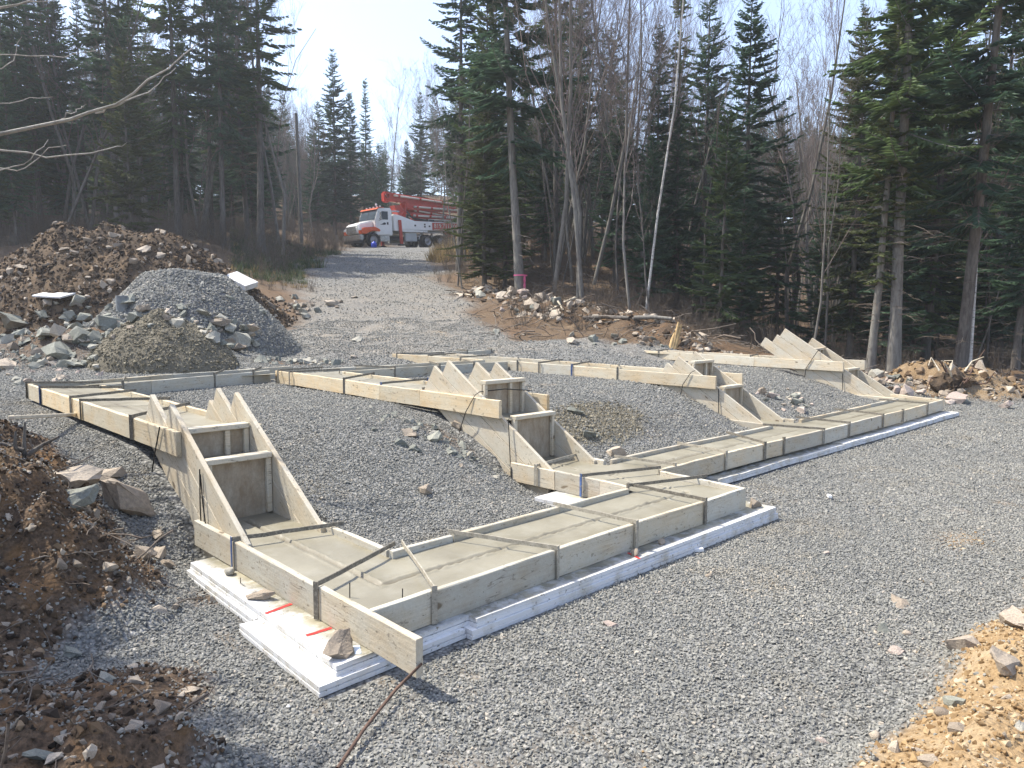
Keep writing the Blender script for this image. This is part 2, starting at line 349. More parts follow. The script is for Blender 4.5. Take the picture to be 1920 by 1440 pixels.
def bank_l(x, y):
    edge = -.17-.12*np.sin(y*2.1)+.25*fbm(x*1.7, y*1.7, 3)
    e2 = -.80-.10*np.sin(y*3.3)+.5*fbm(x*1.9+9, y*1.9, 3)
    return .56*sstep(0, 1.05, edge-x)*sstep(.95, 1.75, y)*(1-sstep(3.3, 4.6, y))+.26*sstep(0, .6, e2-x)*(1-sstep(1.0, 1.8, y))*sstep(-1.2, -.6, y)
def lobe_l(x, y): return .12*np.exp(-(((x+.95)/.36)**2+((y-.38)/.34)**2)**1.5)
def ochre_b(x, y):
    e = -1.80-.02*(x-.9)+.26*fbm(x*1.3+4, y*1.3, 3)
    return sstep(-.05, .45, e-y)
def fallb(x, y, d, s):
    m1 = .40*np.exp(-(((s-9.2)/1.6)**2+((d-14.2)/.9)**2)); m2 = .36*np.exp(-(((s-9.0)/.8)**2+((d-15.8)/.6)**2))
    return m1+m2
def H(x, y, fine=True):
    x = np.asarray(x, float); y = np.asarray(y, float); d, s = ds(x, y)
    p = pad_z(x, y)
    rp = np.interp(d, [11, 15.5, 18, 20, 25, 32, 40, 46, 50, 52.5, 57, 62, 80, 110, 160], [.41, .45, .64, .92, 1.78, 3.05, 4.28, 5.12, 5.68, 6.03, 6.42, 6.7, 9.8, 17.5, 22])
    g = np.interp(s, [-40, -1, 2, 4, 6, 8.6, 12, 30], [1, 1, 1.2, 1.15, .75, .15, .02, .02])
    g = g+(1-g)*sstep(28, 75, d)*.85
    z2 = rp*g-(1-g)*.15
    d1 = np.interp(s, [-3, 0, 4, 7, 9, 30], [11.5, 13.5, 16.0, 15.8, 12.8, 12.8])
    w = sstep(0, 2.6, d-d1)
    z = p*(1-w)+z2*w
    left = road_c(d)-road_w(d)-s
    z = z+1.25*sstep(.3, 6, left)*sstep(20, 34, d)
    right = s-road_c(d)-road_w(d)
    t = np.clip((d-16.5)/(25-16.5), 0, 1); ridge_s = 5.0-6.2*t
    z = z+.42*np.exp(-((s-ridge_s-.2)/.8)**2)*sstep(16, 17.2, d)*(1-sstep(25, 28, d))*(.7+1.2*fbm(x*1.5, y*1.5, 3))
    z = z+.12*sstep(27, 31, d)*sstep(0, 1.5, right)
    z = z+.42*sstep(12.5, 15.5, d)*(1-sstep(24, 29, d))*sstep(1.5, -.5, np.abs(s-road_c(d))-road_w(d))*fbm(x*.75+7, y*.75, 4)
    bl = bank_l(x, y); z = z+bl*(1+1.7*fbm(x*3.3, y*3.3, 4))+lobe_l(x, y)*(1+1.2*fbm(x*5, y*5, 3))
    oc = ochre_b(x, y); z = z+.17*oc*(1+2.4*fbm(x*2.6, y*2.6, 5))
    z = z+.62*np.exp(-(((s+7.6)/2.6)**4+((d-13.6)/1.15)**2))*(1+.8*fbm(x*2, y*2, 3))
    fb = fallb(x, y, d, s); z = z+fb*(1+.9*fbm(x*3, y*3, 3))
    if fine:
        rough = .012+.03*w+.10*sstep(0, 3, right)*w+.10*sstep(0, 3, left)*w+.05*(bl > .02)+.03*oc+.10*np.minimum(1, fb*4)
        inform = ((y < .72) & (y > -.15) & (x > -.35) & (x < 3.9)) | ((y > .65) & (y < 1.5) & (x > 2.9) & (x < 12.0))
        z = z+np.where(inform, .0, 1)*rough*fbm(x*2.3, y*2.3, 5)*2
        ns = np.where(d < 12, .5, 0)*(1-np.where(inform, 1, 0)); z = z+ns*.03*fbm(x*.7+3, y*.7, 2)
    return z
def Hs(x, y): return float(H(np.array([x]), np.array([y]))[0])
MOUNDS = []
def at(px, py, dmax=120):
    """point of the ground seen along a sight line of the survey photo"""
    dv = _fw*FPX+_r*(px-960)-_u*(py-720); dv = dv/np.linalg.norm(dv)
    t = np.concatenate([np.arange(2.5, 25, .02), np.arange(25, dmax, .1)])
    P = CAM+t[:, None]*dv; hh = H(P[:, 0], P[:, 1])
    for fn in MOUNDS: hh = np.maximum(hh, fn(P[:, 0], P[:, 1]))
    k = np.argmax(P[:, 2] < hh)
    if k == 0: k = len(t)-1
    return P[k]
def pd(px, d):
    x, y = wxy(d, (px-960)/FPX*d); return x, y, Hs(x, y)

# masks over the ground
def masks(x, y):
    d, s = ds(x, y)
    nz = fbm(x*.9, y*.9, 4)
    left = road_c(d)-road_w(d)-s; right = s-road_c(d)-road_w(d)
    dR = np.interp(s, [-2, 2, 4.5, 6, 8, 9, 12], [19, 17.6, 17.2, 17.6, 15.5, 13.6, 12.6])
    floor = sstep(-.3, .5, right+nz*2)*sstep(-.3, .4, d-dR+nz*1.5)
    floor = np.maximum(floor, sstep(-.4, .8, left+nz*2.5)*sstep(13.5, 15.5, d+nz*2))
    t = np.clip((d-16.5)/(25-16.5), 0, 1)
    ridge = np.exp(-((s-(5.0-6.2*t)-.2)/1.0)**2)*sstep(16, 17, d)*(1-sstep(25, 28, d))
    brown = np.clip(sstep(.05, .16, bank_l(x, y)+.12*nz)+sstep(.03, .08, lobe_l(x, y)+.05*nz), 0, 1)
    brown = np.maximum(brown, sstep(.35, .6, ridge+nz))
    brown = np.maximum(brown, .9*sstep(0, 1, left+nz*3)*sstep(11.5, 13.5, d+nz*2)*(1-sstep(24, 27, d)))
    brown = np.maximum(brown, .75*sstep(.62, .75, fbm(x*1.1+31, y*1.1, 4)+.5)*(d < 5)*(x < .0))
    brown = np.maximum(brown, .85*sstep(.35, .7, np.exp(-(((s+4.1)/.9)**2+((d-13.6)/.55)**2))+.9*nz))
    brown = np.maximum(brown, .55*sstep(.45, .8, np.exp(-(((x-2.62)/.28)**2+((y-2.75)/.6)**2))+.8*nz))
    o = sstep(.12, .5, ochre_b(x, y)+.45*nz+.5*fbm(x*6, y*6, 3))
    fb = fallb(x, y, d, s); o2 = sstep(.08, .2, fb+.1*nz)
    o = np.maximum(o, .55*o2); brown = np.maximum(brown, .8*o2)
    o = np.maximum(o, .5*np.exp(-(((x-4.35)/.3)**2+((y+1.35)/.16)**2)))
    tan = sstep(14.5, 17, d)*(1-sstep(27, 33, d))*(floor < .5)*sstep(-1.2, .6, -right)*(.45+.9*(nz+.2))
    tan = np.clip(tan+.4*sstep(.58, .7, fbm(x*.8+11, y*.8, 3)+.5)*(d > 14), 0, 1)
    # wet concrete slop beside the second stepped form
    wet = .95*sstep(.25, .6, np.exp(-(((x-4.55)/.75)**2+((y-2.35)/.42)**2))+.5*nz)
    return dict(floor=np.clip(floor, 0, 1), brown=np.clip(brown, 0, 1), ochre=np.clip(o, 0, 1), tan=tan, wet=np.clip(wet, 0, 1))

def axis(a, b, step, lo, hi):
    core = np.arange(a, b, step); out = []; v = b; st = step
    while v < hi: out.append(v); st *= 1.10; v += st
    out.append(hi); pre = []; v = a; st = step
    while v > lo: st *= 1.10; v -= st; pre.append(max(v, lo))
    return np.concatenate([pre[::-1], core, out])
gx = axis(-3.2, 13.2, .045, -160, 220); gy = axis(-3.4, 8.4, .045, -120, 220)
X, Y = np.meshgrid(gx, gy, indexing='ij')
Z = H(X, Y); nx, ny = X.shape
ii = np.arange(nx*ny).reshape(nx, ny)
F = np.stack([ii[:-1, :-1], ii[1:, :-1], ii[1:, 1:], ii[:-1, 1:]], -1).reshape(-1, 4)
gm = mesh_np('ground', np.stack([X, Y, Z], -1).reshape(-1, 3), F); smooth(gm)
for k, v in masks(X.ravel(), Y.ravel()).items():
    a = gm.attributes.new(k, 'FLOAT', 'POINT'); a.data.foreach_set('value', np.asarray(v, np.float32))
tag(link('ground', gm, MT['ground']), 'grey gravel building pad rising to a gravel road between brown forest floor', kind='structure')

# ------------------------------------------------------------------ prototypes for stones
def hull_stone(seed, n=14, flat=(1, .8, .6), sub=0, jit=.0, bev=0.0):
    rg = np.random.default_rng(seed)
    p = rg.normal(size=(n, 3)); p /= np.linalg.norm(p, axis=1)[:, None]
    p *= (.75+.25*rg.random((n, 1)))*np.array(flat)
    bm = bmesh.new()
    for q in p: bm.verts.new(q)
    r = bmesh.ops.convex_hull(bm, input=bm.verts[:])
    bmesh.ops.delete(bm, geom=[v for v in bm.verts if not v.link_faces], context='VERTS')
    if bev: bmesh.ops.bevel(bm, geom=bm.edges[:], offset=bev, segments=1, affect='EDGES', profile=.6)
    for k in range(sub):
        bmesh.ops.triangulate(bm, faces=bm.faces[:])
        bmesh.ops.subdivide_edges(bm, edges=bm.edges[:], cuts=1)
        for v in bm.verts: v.co += Vector(rg.normal(size=3)*jit/(k+1))
    bmesh.ops.triangulate(bm, faces=bm.faces[:])
    me = bpy.data.meshes.new('stone_mesh'); bm.to_mesh(me); bm.free(); return me
def scatter(name, P, rot, scl, protos, mat, label=None, kind='stuff', idx=None, seed=1, parent=None, cat=None):
    """stuff: many small pieces carried on points by a geometry node tree"""
    n = len(P); rg = np.random.default_rng(seed)
    me = bpy.data.meshes.new(name+'_points'); me.vertices.add(n); me.vertices.foreach_set('co', np.asarray(P, np.float32).ravel())
    me.attributes.new('rot', 'FLOAT_VECTOR', 'POINT').data.foreach_set('vector', np.asarray(rot, np.float32).ravel())
    S = np.asarray(scl, np.float32); S = np.minimum(S, np.median(S)*3.2) if S.ndim == 1 else S; S = np.repeat(S[:, None], 3, 1) if S.ndim == 1 else S
    me.attributes.new('scl', 'FLOAT_VECTOR', 'POINT').data.foreach_set('vector', S.ravel())
    me.attributes.new('idx', 'INT', 'POINT').data.foreach_set('value', np.asarray(rg.integers(0, len(protos), n) if idx is None else idx, np.int32))
    ob = link(name, me, mat, parent)
    protos = [p.copy() for p in protos]
    for p in protos: p.materials.clear(); p.materials.append(mat)
    g = bpy.data.node_groups.new(name+'_nodes', 'GeometryNodeTree')
    g.interface.new_socket('Geometry', in_out='INPUT', socket_type='NodeSocketGeometry'); g.interface.new_socket('Geometry', in_out='OUTPUT', socket_type='NodeSocketGeometry')
    N, L = g.nodes, g.links
    gi = N.new('NodeGroupInput'); go = N.new('NodeGroupOutput'); iop = N.new('GeometryNodeInstanceOnPoints')
    mp = N.new('GeometryNodeMeshToPoints'); L.new(gi.outputs[0], mp.inputs['Mesh']); L.new(mp.outputs[0], iop.inputs['Points'])
    jn = N.new('GeometryNodeGeometryToInstance')
    for k, p in list(enumerate(protos))[::-1]:
        po = bpy.data.objects.new(name+'_proto', p)
        oi = N.new('GeometryNodeObjectInfo'); oi.inputs['Object'].default_value = po
        L.new(oi.outputs['Geometry'], jn.inputs[0])
    L.new(jn.outputs[0], iop.inputs['Instance']); iop.inputs['Pick Instance'].default_value = True
    def attr(nm, t):
        a = N.new('GeometryNodeInputNamedAttribute'); a.data_type = t; a.inputs['Name'].default_value = nm
        return a.outputs['Attribute']
    L.new(attr('idx', 'INT'), iop.inputs['Instance Index'])
    er = N.new('FunctionNodeEulerToRotation'); L.new(attr('rot', 'FLOAT_VECTOR'), er.inputs[0]); L.new(er.outputs[0], iop.inputs['Rotation'])
    L.new(attr('scl', 'FLOAT_VECTOR'), iop.inputs['Scale'])
    L.new(iop.outputs[0], go.inputs[0])
    md = ob.modifiers.new('scatter', 'NODES'); md.node_group = g
    return tag(ob, label, cat, None, kind)
def rotrand(rg, n, tilt=.6): return np.stack([rg.normal(0, tilt, n), rg.normal(0, tilt, n), rg.random(n)*6.283], -1)

STONES = [hull_stone(100+i, 13, (1, .76, .58)) for i in range(7)]

FORMS = [(-.29, 3.87, -.14, .70), (-.17, .02, -.1, 1.80), (-.01, .64, .6, 7.2), (2.94, 3.70, .6, 7.1), (7.0, 7.72, .8, 9.6), (11.44, 12.14, .8, 10), (3.6, 11.85, .83, 1.49), (3.9, 11.9, .70, .9)]
def informs(x, y):
    m = np.zeros(len(x), bool)
    for a, b, c, d_ in FORMS: m |= (x > a) & (x < b) & (y > c) & (y < d_)
    return m
def near_gravel():
    rg = np.random.default_rng(7); P = []; S = []
    bands = [(2.2, 6.0, .0158, 1.0), (6.0, 9.0, .0225, 1.18), (9.0, 14.0, .032, 1.5), (14.0, 22.0, .058, 2.3), (22.0, 48.0, .15, 3.6)]
    for d0, d1, sp, k in bands:
        sm = .74*d1+.7
        a = np.arange(d0, d1, sp); b_ = np.arange(-sm, sm, sp)
        A, B = np.meshgrid(a, b_, indexing='ij'); A = A.ravel()+rg.uniform(-.5, .5, A.size)*sp; B = B.ravel()+rg.uniform(-.5, .5, B.size)*sp
        ok = np.abs(B) < .74*A+.7; A, B = A[ok], B[ok]
        x, y = wxy(A, B); mk = masks(x, y)
        pr = 1-np.maximum.reduce([mk['floor'], .80*mk['brown'], .97*mk['ochre'], .25*mk['wet']])
        if d0 >= 22: pr = pr*(np.abs(B-road_c(A)) < road_w(A)+.2)*np.clip(1.25-A/60, .3, 1)
        elif d0 >= 14: pr = pr*np.where(np.abs(B-road_c(A)) < road_w(A)+.3, 1, .6)
        if d0 >= 9: pr = pr*np.where(B > 9.5, .7, 1)
        ok = (rg.random(len(x)) < pr) & ~informs(x, y); x, y = x[ok], y[ok]
        z = H(x, y)+rg.uniform(-.002, .006, len(x))*k
        P.append(np.stack([x, y, z], -1)); S.append(.0104*k*rg.lognormal(0, .26, len(x)))
    P = np.concatenate(P); S = np.concatenate(S)
    return P, rotrand(rg, len(P), .55), S
P_, R_, S_ = near_gravel()
print('gravel stones', len(P_))
scatter('gravel', P_, R_, S_, STONES, MT['gravel'], 'loose grey crushed gravel covering the building pad and the road')

# ------------------------------------------------------------------ timber forms
rw = random.Random(3)
def add_board(parent, p0, p1, zt, h=.176, t=.038, tint=(1, 1, 1), name='board', side=0, dz=0.0, label=None, wob=.0025):
    """a plank from p0 to p1 (plan points), top edge at zt; side -1/+1 puts its thickness left or right of that line"""
    a = Vector((p0[0], p0[1], zt+rw.uniform(-.004, .004))); b = Vector((p1[0], p1[1], zt+dz+rw.uniform(-.004, .004)))
    L = (b-a).length; X_ = (b-a).normalized(); Y_ = Vector((0, 0, 1)).cross(X_).normalized(); Z_ = X_.cross(Y_)
    n = max(2, int(L/.16)); c = .004
    y0 = -t/2+side*t/2
    ring = [(0, -h+c), (c, -h), (t-c, -h), (t, -h+c), (t, -c), (t-c, 0), (c, 0), (0, -c)]
    V = []; Fs = []
    for i in range(n+1):
        for j, (yy, zz) in enumerate(ring):
            k = wob if 0 < i < n else wob*.6
            V.append((L*i/n+(rw.uniform(-.003, .003) if i in (0, n) else 0), y0+yy+rw.uniform(-k, k)*.5, zz+rw.uniform(-k, k)*(1.0 if j > 3 else .6)))
    for i in range(n):
        for j in range(8):
            j2 = (j+1) % 8; Fs.append((i*8+j, i*8+j2, (i+1)*8+j2, (i+1)*8+j))
    me = bpy.data.meshes.new(name); me.from_pydata(V, [], Fs+[tuple(range(7, -1, -1)), tuple(n*8+j for j in range(8))]); me.update()
    o = link(name, me, MT['wood'], parent)
    Mx = Matrix((X_, Y_, Z_)).transposed().to_4x4(); Mx.translation = a
    o.matrix_world = Mx if parent is None else parent.matrix_world.inverted() @ Mx
    o.matrix_parent_inverse = Matrix.Identity(4)
    v = rw.uniform(.74, 1.16); wm = rw.uniform(-.06, .07); o.color = (tint[0]*v*(1+wm), tint[1]*v, tint[2]*v*(1-wm*1.6), 1)
    if label: o['label'] = label
    return o
def boards(parent, pts, zt, side, tint, h=.176):
    for i in range(len(pts)-1):
        p, q = Vector(pts[i]), Vector(pts[i+1]); dv = (q-p).normalized()*.003
        add_board(parent, p+dv if i else p, q-dv if i < len(pts)-2 else q, zt, h, side=side, tint=tint)
def box_np(c, X_, Y_, Z_, l, w, h):
    V = []
    for sx in (-.5, .5):
        for sy in (-.5, .5):
            for sz in (-.5, .5): V.append(c+X_*(sx*l)+Y_*(sy*w)+Z_*(sz*h))
    return V, [(0, 1, 3, 2), (4, 6, 7, 5), (0, 4, 5, 1), (2, 3, 7, 6), (0, 2, 6, 4), (1, 5, 7, 3)]
def merge(parts):
    V = []; Fs = []
    for v, f in parts:
        o = len(V); V += [tuple(q) for q in v]; Fs += [tuple(i+o for i in q) for q in f]
    me = bpy.data.meshes.new('m'); me.from_pydata(V, [], Fs); me.update(); return me
def strap(parent, p, q, z, legs='ab', mat='strap', over=.012, lg=.172, wv=.002, hbar=.026):
    """flat steel spreader standing on edge across a form, bent down both outer faces"""
    a = Vector((p[0], p[1], z+.004)); b = Vector((q[0], q[1], z+.004)); X_ = (b-a).normalized(); Y_ = Vector((0, 0, 1)).cross(X_); Zu = Vector((0, 0, 1))
    a = a-X_*over; b = b+X_*over; L = (b-a).length; parts = []
    n = 7; V = []; Fs = []
    for i in range(n+1):
        c = a+X_*(L*i/n)+Y_*rw.uniform(-wv, wv)+Zu*rw.uniform(-wv, wv)
        for yy, zz in ((-.0035, 0), (.0035, 0), (.0035, hbar), (-.0035, hbar)): V.append(c+Y_*yy+Zu*zz)
    for i in range(n):
        for j in range(4):
            j2 = (j+1) % 4; Fs.append((i*4+j, i*4+j2, (i+1)*4+j2, (i+1)*4+j))
    Fs += [(3, 2, 1, 0), tuple(n*4+j for j in range(4))]; parts.append((V, Fs))
    for k, (e, sg) in enumerate(((a, 1), (b, -1))):
        if 'ab'[k] in legs: parts.append(box_np(e+X_*sg*.004+Zu*(hbar-lg)/2*1.0, X_, Y_, Zu, .006, .030, lg+hbar*.0+.03))
    me = merge(parts); me.materials.append(MT['strap' if mat == 'strapblue' else mat]); me.materials.append(MT[mat]); nb = len(parts[0][1])
    for k, f in enumerate(me.polygons): f.material_index = 1 if k >= nb else 0
    o = link('strap', me, None, parent); return o
def poly_plank(parent, x, t, poly, name='board', tint=(1, 1, 1), plane='x', ang=0.0, mat='wood'):
    """a plank cut to a polygon in the (y, z) plane, thickness t along x starting at x"""
    c, s = math.cos(ang), math.sin(ang); y0, z0 = poly[0]
    V = [(0, 0, 0)]*0
    loc = [((y-y0)*c+(z-z0)*s, -(y-y0)*s+(z-z0)*c) for y, z in poly]; n = len(loc)
    V = [(a, 0, b) for a, b in loc]+[(a, t, b) for a, b in loc]
    bm = bmesh.new(); vs = [bm.verts.new(v) for v in V]
    bm.faces.new(vs[:n]); bm.faces.new(vs[n:][::-1])
    for i in range(n): bm.faces.new((vs[i], vs[i+n], vs[(i+1) % n+n], vs[(i+1) % n]))
    bmesh.ops.recalc_face_normals(bm, faces=bm.faces[:])
    bmesh.ops.bevel(bm, geom=bm.edges[:], offset=.0035, segments=1, affect='EDGES')
    me = bpy.data.meshes.new(name); bm.to_mesh(me); bm.free()
    o = link(name, me, MT[mat], parent)
    Mx = Matrix(((0, -1, 0, x+t), (c, 0, -s, y0), (s, 0, c, z0), (0, 0, 0, 1)))
    o.matrix_local = Mx; v = rw.uniform(.9, 1.1); o.color = (tint[0]*v, tint[1]*v, tint[2]*v, 1); return o
def cbox(parent, name, x0, x1, y0, y1, z0, z1, mat='wood', tint=(1, 1, 1), bev=.004):
    bm = bmesh.new(); bmesh.ops.create_cube(bm, size=1)
    for v in bm.verts: v.co = Vector((v.co.x*(x1-x0), v.co.y*(y1-y0), v.co.z*(z1-z0)))
    if bev: bmesh.ops.bevel(bm, geom=bm.edges[:], offset=bev, segments=1, affect='EDGES')
    me = bpy.data.meshes.new(name); bm.to_mesh(me); bm.free()
    o = link(name, me, MT[mat], parent, ((x0+x1)/2, (y0+y1)/2, (z0+z1)/2)); o.color = (*tint, 1); return o
def tube_arr(pts, rad, n=5, cap=True):
    pts = np.asarray(pts, float); rad = np.asarray(rad, float); m = len(pts)
    T = np.gradient(pts, axis=0); T /= np.linalg.norm(T, axis=1)[:, None]+1e-9
    ref = np.array([0.3, .2, 1.0]) if abs(T[0][2]) < .9 else np.array([1.0, .2, 0])
    A = np.cross(T, ref); A /= np.linalg.norm(A, axis=1)[:, None]+1e-9; B = np.cross(T, A)
    th = np.arange(n)/n*2*math.pi
    V = pts[:, None]+rad[:, None, None]*(np.cos(th)[None, :, None]*A[:, None]+np.sin(th)[None, :, None]*B[:, None])
    i, j = np.meshgrid(np.arange(m-1), np.arange(n), indexing='ij'); j2 = (j+1) % n
    Fq = np.stack([i*n+j, i*n+j2, (i+1)*n+j2, (i+1)*n+j], -1).reshape(-1, 4)
    return V.reshape(-1, 3), Fq
class Bag:
    def __init__(s): s.V = []; s.F = []; s.n = 0
    def add(s, V, Fq): s.V.append(V); s.F.append(np.asarray(Fq)+s.n); s.n += len(V)
    def tube(s, pts, rad, n=5): s.add(*tube_arr(pts, rad, n))
    def mesh(s, name): 
        me = mesh_np(name, np.concatenate(s.V), np.concatenate(s.F)); smooth(me); return me
def band(parent, pts, w=.012):
    b = Bag(); b.tube(pts, [w*.5]*len(pts), 4); return link('tie_band', b.mesh('tie_band'), MT['band'], parent)

WARM = (1.16, 1.05, .84); GREY = (.90, .93, .93); MIDT = (1.0, .98, .93); PALE = (1.06, 1.05, 1.0)
ZU = .572

def stepped(name, label, xl, xr, xlu, xru, yr1, yr2, zr1, zr2, lower_left, lower_right, upper_left, upper_right, tips, ystart, tint, open2=False):
    """xl..xr outer faces of the lower run; upper runs may stand a little aside"""
    t = thing(name, label, 'formwork', (0, 0, 0))
    boards(t, lower_left, 0, -1, tint[0]); boards(t, lower_right, 0, 1, tint[0])
    boards(t, upper_left, ZU, -1, tint[1]); boards(t, upper_right, ZU, 1, tint[1])
    th = math.atan(.625); dv = (math.cos(th), math.sin(th)); pv = (math.sin(th), -math.cos(th)); w = .176
    for sd, xx in ((0, xl+.0405), (1, xr-.0405-.036)):
        for k in range(3):
            # upper edge line of plank k
            off = k*(w+.004); y0 = ystart+pv[0]*off; z0 = .0+pv[1]*off
            ytip = tips[sd][k]
            la = -.03 if k == 0 else -.10*k
            lb = (ytip-y0)/dv[0]
            A = (y0+dv[0]*la, z0+dv[1]*la); B = (y0+dv[0]*lb, z0+dv[1]*lb)
            C = (B[0]+pv[0]*w, B[1]+pv[1]*w); D = (A[0]+pv[0]*w, A[1]+pv[1]*w)
            if k == 0:  # pointed foot, cut level
                poly = [A, B, C, (D[0]+.02, D[1]), ]
                poly = [(y0-.02, -.0125), B, C, (y0+pv[0]*w+dv[0]*((-.075-(z0+pv[1]*w))/dv[1]), -.075), (y0-.02, -.075)]
            else: poly = [A, B, C, D]
            poly_plank(t, xx, .036, poly, tint=tint[2], ang=th)
    # risers: plywood face, cap and cleats
    xa, xb = xl+.080, xr-.080
    for (yr, z0, z1, last) in ((yr1, -.05, zr1, 0), (yr2, zr1-.06, zr2, 1)):
        cbox(t, 'riser_panel', xa+.002, xb-.002, yr+.018, yr+.036, z0, z1-.002, 'ply')
        cbox(t, 'riser_cap', xa+.002, xb-.002, yr-.035, yr+.054, z1, z1+.038, tint=tint[3])
        for xx in (xa+.002, xb-.040): cbox(t, 'cleat', xx, xx+.038, yr-.022, yr+.016, z0+.02, z1-.002, tint=tint[3])
        if last: cbox(t, 'cleat', (xa*.35+xb*.65)-.019, (xa*.35+xb*.65)+.019, yr-.020, yr+.016, z0+.02, z1-.002, tint=tint[3])
    return t

S1 = stepped('stepped_form', 'nearest stepped timber form, climbing the bank beside the brown dirt on its left', 0, .63, 0, .63, 2.10, 2.46, .372, .545,
    [(0, -.39), (0, .455), (0, 1.48), (0, 2.12)], [(.63, .70), (.63, 1.42), (.63, 2.0)],
    [(0, 2.40), (0, 3.34), (0, 4.80), (0, 5.15), (0, 6.43), (0, 7.12)], [(.63, 2.38), (.63, 4.41), (.63, 6.42)],
    ((2.62, 3.02, 3.12), (2.69, 3.04, 3.20)), 1.42, (MIDT, WARM, MIDT, PALE))
S2 = stepped('stepped_form', 'middle stepped timber form with two tall grey riser boxes, left of the wet concrete slop', 2.95, 3.68, 3.0, 3.7, 2.12, 2.55, .388, .70,
    [(2.95, .70), (2.95, .98), (2.95, 1.50), (2.93, 2.05)], [(3.68, 1.50), (3.68, 1.95)],
    [(2.945, 2.23), (2.95, 3.5), (2.97, 4.31), (3.0, 5.13), (3.03, 6.56), (3.05, 7.1)], [(3.70, 2.27), (3.71, 4.35), (3.71, 6.30)],
    ((3.07, 3.30, 3.40), (3.0, 3.32, 3.42)), 1.60, (MIDT, WARM, MIDT, PALE))
S3 = stepped('stepped_form', 'third stepped timber form, with a half open dark riser box above white rubble', 7.03, 7.71, 7.03, 7.71, 2.22, 2.70, .395, .715,
    [(7.03, 1.50), (7.03, 2.50)], [(7.71, 1.47), (7.71, 1.75)],
    [(7.01, 2.28), (7.02, 3.95), (7.03, 4.87), (7.05, 5.60), (7.05, 6.12), (7.05, 6.34)], [(7.72, 2.25), (7.74, 4.62), (7.78, 5.9), (7.85, 9.1)],
    ((2.92, 3.10, 3.2), (3.0, 3.1, 3.25)), 1.62, (MIDT, PALE, MIDT, PALE))
S4 = stepped('stepped_form', 'farthest stepped timber form, at the right end below the two pale trunks', 11.47, 12.13, 11.47, 12.13, 2.30, 2.95, .41, .745,
    [(11.47, 1.46), (11.47, 2.55)], [(12.13, 1.46), (12.13, 1.72)],
    [(11.44, 2.33), (11.47, 4.05), (11.80, 5.6), (11.95, 6.6), (12.10, 8.0), (12.25, 10.0)], [(12.14, 2.20), (12.28, 4.3), (12.9, 10.0)],
    ((3.47, 3.62, 3.86), (3.18, 3.5, 3.7)), 1.64, (PALE, PALE, MIDT, PALE))

def runform(label, outer, inner, z, tint, so, si):
    t = thing('footing_form', label, 'formwork')
    boards(t, outer, z, so, tint); boards(t, inner, z, si, tint); return t
FR = runform('straight timber form of the front footing nearest the camera, on white foam', [(.042, 0), (.40, 0), (1.33, 0), (2.12, .01), (2.99, 0), (3.63, 0)], [(.595, .68), (1.07, .69), (2.07, .68), (2.908, .68)], 0, GREY, 1, -1)
add_board(FR, (3.63, .002), (3.67, .84), 0, tint=MIDT, side=1, label='short return board closing the right end')
SF = runform('long straight timber form of the second front footing, running to the far right corner', [(3.69, .86), (4.84, .88), (5.63, .86), (6.07, .85), (7.07, .82), (7.85, .82), (8.99, .80), (9.75, .78), (10.9, .79), (11.80, .80)],
             [(3.74, 1.50), (4.93, 1.50), (5.97, 1.47), (6.98, 1.46)], 0, MIDT, 1, -1)
boards(SF, [(7.75, 1.44), (9.2, 1.42), (10.2, 1.42), (11.43, 1.42)], 0, -1, MIDT)
add_board(SF, (11.80, .80), (12.05, 1.7), 0, tint=MIDT, side=1)
B1 = runform('straight timber form of the left back footing below the rubble', [(.0, 7.12), (.79, 7.2), (1.71, 7.40), (2.7, 7.6), (3.65, 7.75)], [(.60, 6.44), (1.2, 6.62), (2.09, 6.90), (2.71, 7.08), (3.0, 7.16)], ZU, GREY, -1, 1)
B2 = runform('straight timber form of the middle back footing between the second and third stepped forms', [(3.72, 6.95), (4.3, 6.95), (5.75, 6.95), (6.98, 6.95)], [(3.72, 6.31), (4.6, 6.32), (5.47, 6.33), (6.2, 6.33), (7.0, 6.34)], ZU, GREY, -1, 1)
B3 = runform('straight timber form of the farthest back footing below the brown berm', [(6.78, 9.55), (8.5, 9.8), (10.2, 10.2), (12.0, 10.55), (12.95, 10.7)], [(7.7, 9.05), (8.6, 9.3), (9.5, 9.5), (11.16, 9.82), (12.2, 10.0)], ZU, GREY, -1, 1)
boards(B3, [(6.78, 9.52), (6.9, 8.5), (6.98, 7.6), (7.0, 7.0)], ZU, 1, WARM)

# spreader straps
for y, m, dy in ((.455, 'strap', .27), (1.49, 'strap', .0)): strap(S1, (-.005, y), (.665, y+dy if dy else y-.17), 0, 'a', m if y < 1 else 'strapblue')
strap(FR, (.40, -.006), (.72, .72), 0, 'a', 'strapgrey')
for (xa, xb, m) in ((1.33, 1.07, 'strapgrey'), (2.12, 2.07, 'strapgrey'), (2.99, 2.97, 'strap')): strap(FR, (xa, -.006), (xb, .69), 0, 'a', m)
for ya, yb, m in ((1.72, 1.83, 'strapgrey'), (1.17, .9, 'strapblue'), (.67, .42, 'strap')): strap(S2, (2.935, ya), (3.71, yb), 0, 'a', m)
for xa, xb, yo, m in ((3.93, 3.83, .88, 'strapgrey'), (4.84, 4.93, .87, 'strapgrey'), (5.63, 5.97, .85, 'strap'), (7.07, 6.88, .81, 'strap'), (7.85, 7.83, .81, 'strap'), (8.99, 9.1, .79, 'strap'), (10.9, 10.9, .78, 'strap')):
    strap(SF, (xa, yo), (xb, 1.50), 0, 'a', m)
strap(SF, (6.07, .842), (6.07, .852), 0, 'a', 'strap'); strap(SF, (9.75, .772), (9.75, .782), 0, 'a', 'strap')
